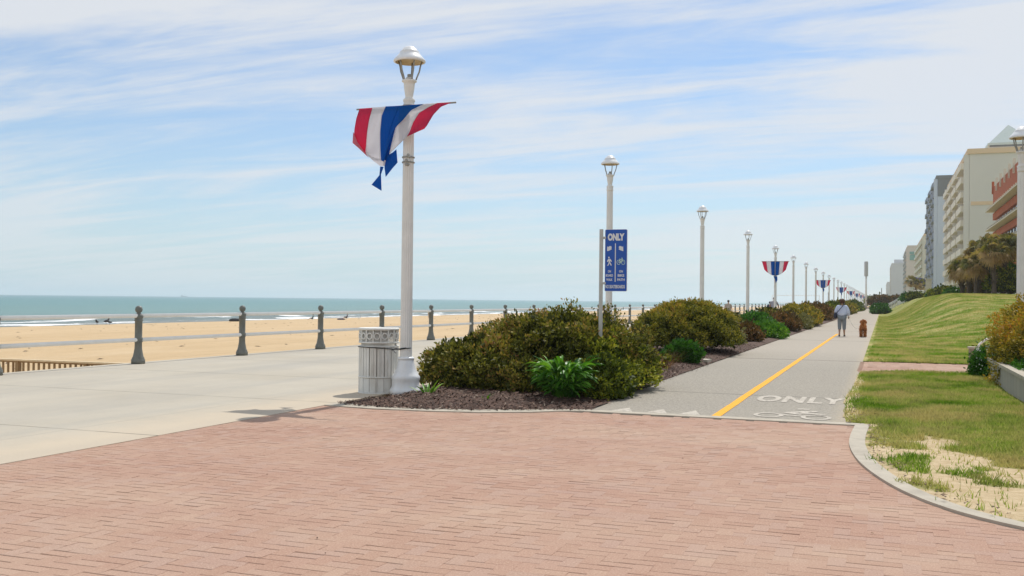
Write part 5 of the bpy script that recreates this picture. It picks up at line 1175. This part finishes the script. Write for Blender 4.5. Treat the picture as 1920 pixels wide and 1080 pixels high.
s_ = MB(); s_.box((0, 0, 1.6), (.75, .75, 3.4)); s_.box((0, 0, 3.35), (.95, .95, .16)); s_.box((0, 0, .1), (.95, .95, .3)); o = s_.build('stone_column', paint('column_cream', (.58, .55, .49), .8)); q_ = YP(1741, 556, 150); o.location = (q_.x, 150, hz(q_.x, 150)-.3); o.scale = (1, 1, .86); tag(o, 'cream square column standing alone on the lawn crest', 'column')
shrub('clipped_bush', (-.3, 150, .4), (1.15, 2.5, .85), 900, GREEN, 60, 'dark green clipped bush overhanging the right side of the far path', leaf=.2, per=5, twig=4)
for i, (px, y, r, hh, mt, lb) in enumerate(((1772, 125, 1.7, .8, OLIVE, 'low olive bush on the lawn crest left of the palms'), (1757, 130, 1.2, .6, GREEN, 'small green bush on the lawn crest beside the column'), (1706, 165, 1.5, .8, GREEN, 'dark green bush at the upper end of the picket fence'), (1716, 162, 1.3, .7, OLIVE, 'olive bush at the upper end of the picket fence'),
        (1862, 98, 2.2, 1.5, RUST, 'rusty hedge behind the palms'), (1893, 92, 1.8, 1.9, LIME, 'young yellow green palm bush at the right of the palms'), (1880, 90, 1.4, 1.6, OLIVE, 'rounded olive bush under the tall palms'), (1795, 115, 1.3, .55, GREEN, 'tiny green bush under the left palm'))):
    q_ = YP(px, 556, y); shrub('bush', (q_.x, y, hh*.4), (r, r, hh), 700, mt, 70+i, lb, 'bush', leaf=.16, per=5, twig=5); o = bpy.context.scene.objects[-1]
    b_ = [o for o in bpy.data.objects if o.get('label') == lb][0]; b_.location.z = hz(q_.x, y)-.1
# dark planting masses along the foot of the hotels
for i, (px, y, w, h_) in enumerate(((1650, 260, 2.6, 3.0), (1645, 330, 3.0, 3.4), (1668, 300, 3, 2.8), (1684, 280, 3.2, 3.2), (1700, 300, 3, 3), (1715, 270, 2.6, 3.2), (1729, 250, 2.4, 2.6), (1638, 420, 4, 4))):
    q_ = YP(px, 562, y); lb = ('dark seaside tree at the foot of the far hotels, %s of eight from the left' if 0 else 'scrubby seaside tree before the far hotels, %s from the path') % ORD[[1, 0, 2, 3, 4, 5, 6, 7][i] if i < 7 else 7]
    shrub('scrub_tree', (q_.x, y, h_*.5), (w, w, h_*.55), 500, (RUST, OLIVE, BRONZE)[i % 3], 90+i, lb, 'tree', 'scrub trees before the far hotels', leaf=.4, per=5, twig=6)
# palms
def palm(x, y, h, label, nfr=26, seed=0, fl=1.25, mat=None):
    rs = random.Random(seed); z0 = hz(x, y)-.1; r = empty('palm_tree', (x, y, z0)); t = MB(); lean = rs.uniform(-.25, .25)
    pts = [(lean*(k/8)**2, 0, h*k/8) for k in range(9)]; t.tube(pts, [.22, .19, .17, .17, .17, .18, .19, .22, .26], 10)
    for k in range(70):
        zz = h*(.25+.75*rs.random()); a = rs.uniform(0, 2*PI); fx = lean*(zz/h)**2; rr = .17
        t.tube([(fx+rr*math.cos(a), rr*math.sin(a), zz), (fx+(rr+.13)*math.cos(a), (rr+.13)*math.sin(a), zz+.16)], [.04, .02], 4)
    t.build('trunk', TRK, r); V = []; Rn = []; top = Vector((lean, 0, h))
    for i in range(nfr):
        a = rs.uniform(0, 2*PI); el = rs.uniform(-.9, 1.35); d = Vector((math.cos(a)*math.cos(el), math.sin(a)*math.cos(el), math.sin(el))); st = rs.uniform(.32, .62)*fl
        hub = top+d*st; side = d.cross(Vector((0, 0, 1))).normalized(); side = Matrix.Rotation(rs.uniform(-.9, .9), 3, d) @ side; upv = side.cross(d); r0 = rs.random()*.5+(.5 if el < 0 else .0)
        V.append([top, top+side*.03, hub+side*.02, hub]); Rn.append(.3)
        for k in range(15):
            f = (k-7)/7*1.75; ld = (d*math.cos(f)+side*math.sin(f)).normalized(); ln = .58*fl*(1-.25*abs(f)/1.75); w = .045; p1 = hub+ld*ln*.55+Vector((0, 0, -.03)); p2 = hub+ld*ln*.9+Vector((0, 0, -.14-.38*rs.random())); sw = ld.cross(upv).normalized()*w
            V.append([hub, hub+sw*.4, p1+sw, p1-sw]); V.append([p1-sw, p1+sw, p2, p2-sw*.2]); Rn += [min(1, r0+rs.random()*.2)]*2
    link('fronds', np_mesh('fronds', np.array([[tuple(q_) for q_ in v] for v in V]), 4, mat or FRD, np.array(Rn)), r); return tag(r, label, 'palm tree', 'wind worn palms before the hotels')
TRK = paint('palm_trunk', (.10, .075, .055), .95, .35, 14, bump=.6); FRD = leafmat('palm_frond', [(0, (.06, .085, .02)), (.3, (.16, .155, .04)), (.6, (.34, .26, .11)), (1, (.50, .34, .17))], .6, .35)
plist = [(1853, 92, 4.1, 'tallest palm with a broad tan crown'), (1837, 96, 3.8, 'tall palm just left of the tallest one'), (1880, 90, 3.9, 'tall palm right of the tallest one, near the lamp post'), (1864, 88, 3.4, 'dark green palm between the tall ones'), (1804, 97, 2.3, 'shorter brown palm at the left end of the group'),
         (1817, 94, 2.4, 'shorter brown palm second from the left'), (1830, 90, 2.5, 'low palm behind the red clad person'), (1893, 93, 4.2, 'palm at the right end of the group'), (1846, 99, 3.0, 'middle height palm in the thick of the group')]
for i, (px, y, h, lb) in enumerate(plist): q_ = YP(px, 556, y); palm(q_.x, y, h, lb, 60, i, 1.35)
q_ = YP(1722, 556, 300); 
for i, px in enumerate((1708, 1718, 1727)):
    q_ = YP(px, 556, 235); palm(q_.x, 235, 4.2-.4*i, 'small distant palm before the far hotels, %s of three' % ('leftmost', 'middle', 'rightmost')[i], 20, 30+i, 1.7)
q_ = YP(1835, 553, 97); walker((q_.x, 97, hz(q_.x, 97)), 1.25, paint('red_top', (.50, .03, .04), .9), DK, 'child in a red top at the foot of the palms', HAIRK, sk=SKD)
q_ = YP(1823, 553, 99); walker((q_.x, 99, hz(q_.x, 99)), 1.6, paint('grey_top', (.40, .41, .44), .9), paint('grey_trousers', (.30, .31, .34), .9), 'person in grey beside the red clad child under the palms')

# ------------------------------------------------------------------ hotels
FX = 16.0
def wallmat(name, c, v=.05): return paint(name, c, .9, v, .08)
GLS = paint('window_glass', (.16, .18, .20), .2, .3, .4); GLS2 = paint('blue_glass', (.10, .17, .20), .15, .3, .4); SLB = paint('balcony_white', (.60, .58, .52), .8)
def hotel(name, y0, y1, H, x0, wd, floors, bays, wall, slab, glass, label, style='balcony', endw=None, topband=None, rail_h=1.1):
    r = empty(name, (x0, y0, 0)); fh = H/floors; L = y1-y0; b = MB(); b.box((wd/2, L/2, H/2), (wd, L, H)); b.build('wall', wall, r)
    bw_ = L/bays
    for f in range(floors):                       # recessed glazing with one balcony strip per floor
        z = f*fh+.15; g_ = MB(); fr_ = MB(); bl = MB()
        for k in range(bays):
            yc = (k+.5)*bw_; g_.box((1.75*0-.02, yc, z+fh*.5), (.12, bw_*.62, fh*.68))
            if style == 'balcony':
                bl.box((-.75, yc, z), (1.5, bw_*.80, .22)); bl.box((-1.45, yc, z+rail_h*.5+.05), (.12, bw_*.80, rail_h)); 
                for e in (-1, 1): bl.box((-.75, yc+e*bw_*.40, z+rail_h*.5), (1.5, .12, rail_h))
            elif style == 'stagger':
                if (k+f) % 2 == 0: bl.box((-.8, yc, z), (1.6, bw_*.9, .3)); bl.box((-1.5, yc, z+.6), (.1, bw_*.9, 1.0))
                else: bl.box((-.5, yc, z), (1.0, bw_*.7, .3))
        g_.build('window_strip', glass, r)
        if f > 0: bl.build('balcony', slab, r)
    for k in range(bays+1): fin = MB(); fin.box((-.55, k*bw_+(.3 if k == 0 else 0), H/2), (1.0, .45, H-.2)); fin.build('pier_fin', wall, r)
    pr = MB(); pr.box((wd/2, L/2, H+.5), (wd+.8, L+.6, 1.0)); pr.build('parapet', topband or wall, r)
    if endw: e_ = MB(); [e_.box((wd*.5, -.05, z_), (wd*.98, .12, h_)) for z_, h_ in endw[1]]; e_.build('end_wall_band', endw[0], r)
    return tag(r, label, 'hotel', 'beachfront hotels in a row')
CRM = wallmat('cream_render', (.67, .645, .585)); CRB = wallmat('peach_band', (.74, .56, .37)); WHR = wallmat('cream_balcony', (.80, .75, .64))
h1 = hotel('hotel', 216, 281, 31.3, FX, 26, 11, 4, CRM, WHR, GLS, 'cream eleven storey hotel with peach band and rows of balconies', endw=(CRB, ((21.5, .7),)), topband=CRB)
rf = MB(); a_ = [(5, 22, 31.8), (26, 22, 31.8), (26, 40, 31.8), (5, 40, 31.8)]; b_ = [(5.3, 22.3, 36.1), (26, 22.3, 36.1), (26, 40, 36.1), (5.3, 40, 36.1)]
rf.quad(a_[0], a_[1], b_[1], b_[0]); rf.quad(a_[3], a_[0], b_[0], b_[3]); rf.quad(a_[2], a_[3], b_[3], b_[2]); rf.quad(a_[1], a_[2], b_[2], b_[1]); ph = rf.build('penthouse', CRM, h1)
rf = MB(); rf.quad((5.4, 22, 36.5), (14.5, 22, 36.5), (9.6, 26, 41)); rf.quad((5.4, 34, 36.5), (5.4, 22, 36.5), (9.6, 26, 41), (9.6, 30, 41)); rf.quad((14.5, 22, 36.5), (14.5, 34, 36.5), (9.6, 30, 41), (9.6, 26, 41)); rf.quad((14.5, 34, 36.5), (5.4, 34, 36.5), (9.6, 30, 41)); rf.box((10, 28, 36.3), (9.6, 12.4, .5))
rf.build('glazed_roof', paint('pale_green_roof', (.52, .60, .56), .35), ph)
dm = MB(); dm.box((9.4, 22.2, 35.9), (7.6, .3, .35)); dm.box((8.0, 22.1, 33.4), (3.2, .2, .5)); dm.build('vent_slot', GLS, ph)
GRW = wallmat('blue_grey_render', (.52, .57, .66)); GRD = wallmat('dark_grey_render', (.20, .205, .215)); h2 = hotel('hotel', 340, 398, 41.0, FX, 7.5, 15, 5, GRW, paint('grey_balcony', (.22, .25, .28), .8), paint('dark_glazing', (.035, .05, .065), .2), 'tall slim grey hotel with dark top and jagged stacked balconies', 'stagger', endw=(GRD, ((38.2, 5.6),)), topband=GRD)
BEI = wallmat('pale_beige_render', (.66, .62, .51)); h3 = hotel('hotel', 425, 520, 28.5, FX-.3, 20, 9, 6, BEI, paint('sage_balcony', (.58, .60, .50), .8), GLS, 'lower beige hotel with a green corner just past the slim grey tower', topband=CRB)
gc = MB(); gc.box((2.5, -.3, 24.5), (3.4, .3, 7)); gc.build('green_corner', paint('teal_panel', (.05, .22, .16), .5), h3)
PNK = wallmat('pinkish_render', (.62, .54, .48)); h4 = hotel('hotel', 706, 800, 39.0, FX-.4, 24, 12, 6, PNK, paint('teal_balcony', (.20, .27, .28), .8), GLS2, 'pinkish hotel with a teal sign panel high on its end wall', 'stagger')
gc = MB(); gc.box((4.2, -.3, 32.0), (6.2, .3, 3.6)); gc.box((4.2, -.35, 35.0), (6.6, .3, 1.6)); gc.build('teal_panel', paint('teal_wall_panel', (.15, .32, .28), .5), h4)
GRF = wallmat('far_grey_render', (.52, .52, .54)); h5 = hotel('hotel', 1000, 1090, 38.5, 8.2, 30, 13, 5, GRF, SLB, GLS, 'hazy grey hotel with a stepped top near the path end')
gc = MB(); gc.box((6, 20, 41.0), (8, 20, 4.5)); gc.build('roof_tower', GRF, h5)
h6 = hotel('hotel', 1300, 1400, 27.0, 5.6, 30, 9, 5, GRF, SLB, GLS, 'farthest and lowest hazy grey hotel at the path end')
# orange panelled hotel nearest at the right
h7 = empty('hotel', (FX, 80, 0)); L = 87; fh = 3.1; ORG = wallmat('orange_panel', (.42, .115, .05), .12); TRM = paint('cream_canopy', (.62, .57, .46), .8); b = MB(); b.box((9, L/2, 9.4), (17.4, L, 18.8)); b.build('wall', TRM, h7)
pl = MB(); [pl.box((-.1, L/2, (a_+b_)/2), (.5+.05*k_, L+.4, b_-a_)) for k_, (a_, b_) in enumerate(((16.0, 19.3), (14.3, 15.3), (11.5, 12.4), (8.7, 9.6), (6.0, 6.9)))]; pl.build('orange_panels', ORG, h7)
for i in range(16): p_ = MB(); p_.box((-.4, L-.3-i*5.2, 19.2), (.35, .22, 1.9)); p_.build('roof_fin', TRM if i else ORG, h7)
for z_ in (15.6, 12.7, 9.85, 7.1):
    c_ = MB(); c_.box((-.75, L/2, z_), (1.3, L+1, .16)); [c_.box((-.75, 1+k*2, z_+.22), (1.25, .22, .28)) for k in range(43)]; c_.build('canopy', TRM, h7)
for z_ in (13.5, 10.8, 7.95, 5.2): w_ = MB(); [w_.box((.02, 1.6+k*3.1, z_), (.3, 1.2, 1.25)) for k in range(27)]; w_.build('window_strip', GLS, h7)
tag(h7, 'nearest hotel with orange red panels, roof fins and cream canopies', 'hotel', 'beachfront hotels in a row')
# flag before the hotels
fp = empty('flagpole', (7.4, 262, hz(7.4, 262))); q_ = YP(1713.5, 519, 262); fp.location = (q_.x, 262, 2.2); s_ = MB(); s_.tube([(0, 0, 0), (0, 0, q_.z-2.0)], .09, 6); s_.build('pole', paint('pole_dark', (.12, .12, .13), .6), fp); tag(fp, 'dark flagpole before the far hotels', 'flagpole')
fl = MB(); fl.smooth = True; n_ = 8
for i in range(n_+1):
    t = i/n_; fl.v += [(t*2.6, .3*math.sin(t*7), q_.z-2.2-.5*t), (t*2.6, .3*math.sin(t*7+.5), q_.z-4.1-.5*t)]
for i in range(n_): fl.face((2*i, 2*i+1, 2*i+3, 2*i+2))
o = fl.build('flag', paint('flag_blue', (.03, .04, .20), .8)); o.location = (q_.x+.1, 262, 2.2); mm = o.modifiers.new('thick', 'SOLIDIFY'); mm.thickness = .02; tag(o, 'dark blue flag flying on the pole before the far hotels', 'flag')
# far shore scrub behind the railing
for k in range(3): pass
# ------------------------------------------------------------------ sea air
hz_ = MB(); hz_.box((-1200, 1200, 21.7), (12400, 12400, 52)); ho = hz_.build('haze', bpy.data.materials.new('sea_air')); ho['kind'] = 'stuff'
hm = ho.data.materials[0]; hm.use_nodes = True; ht = hm.node_tree; ht.nodes.clear(); hv = ht.nodes.new('ShaderNodeVolumePrincipled'); hv.inputs['Density'].default_value = 0.0002; hv.inputs['Color'].default_value = (.86, .95, 1, 1)
hv.inputs['Anisotropy'].default_value = .3; hu = ht.nodes.new('ShaderNodeOutputMaterial'); ht.links.new(hv.outputs[0], hu.inputs['Volume'])
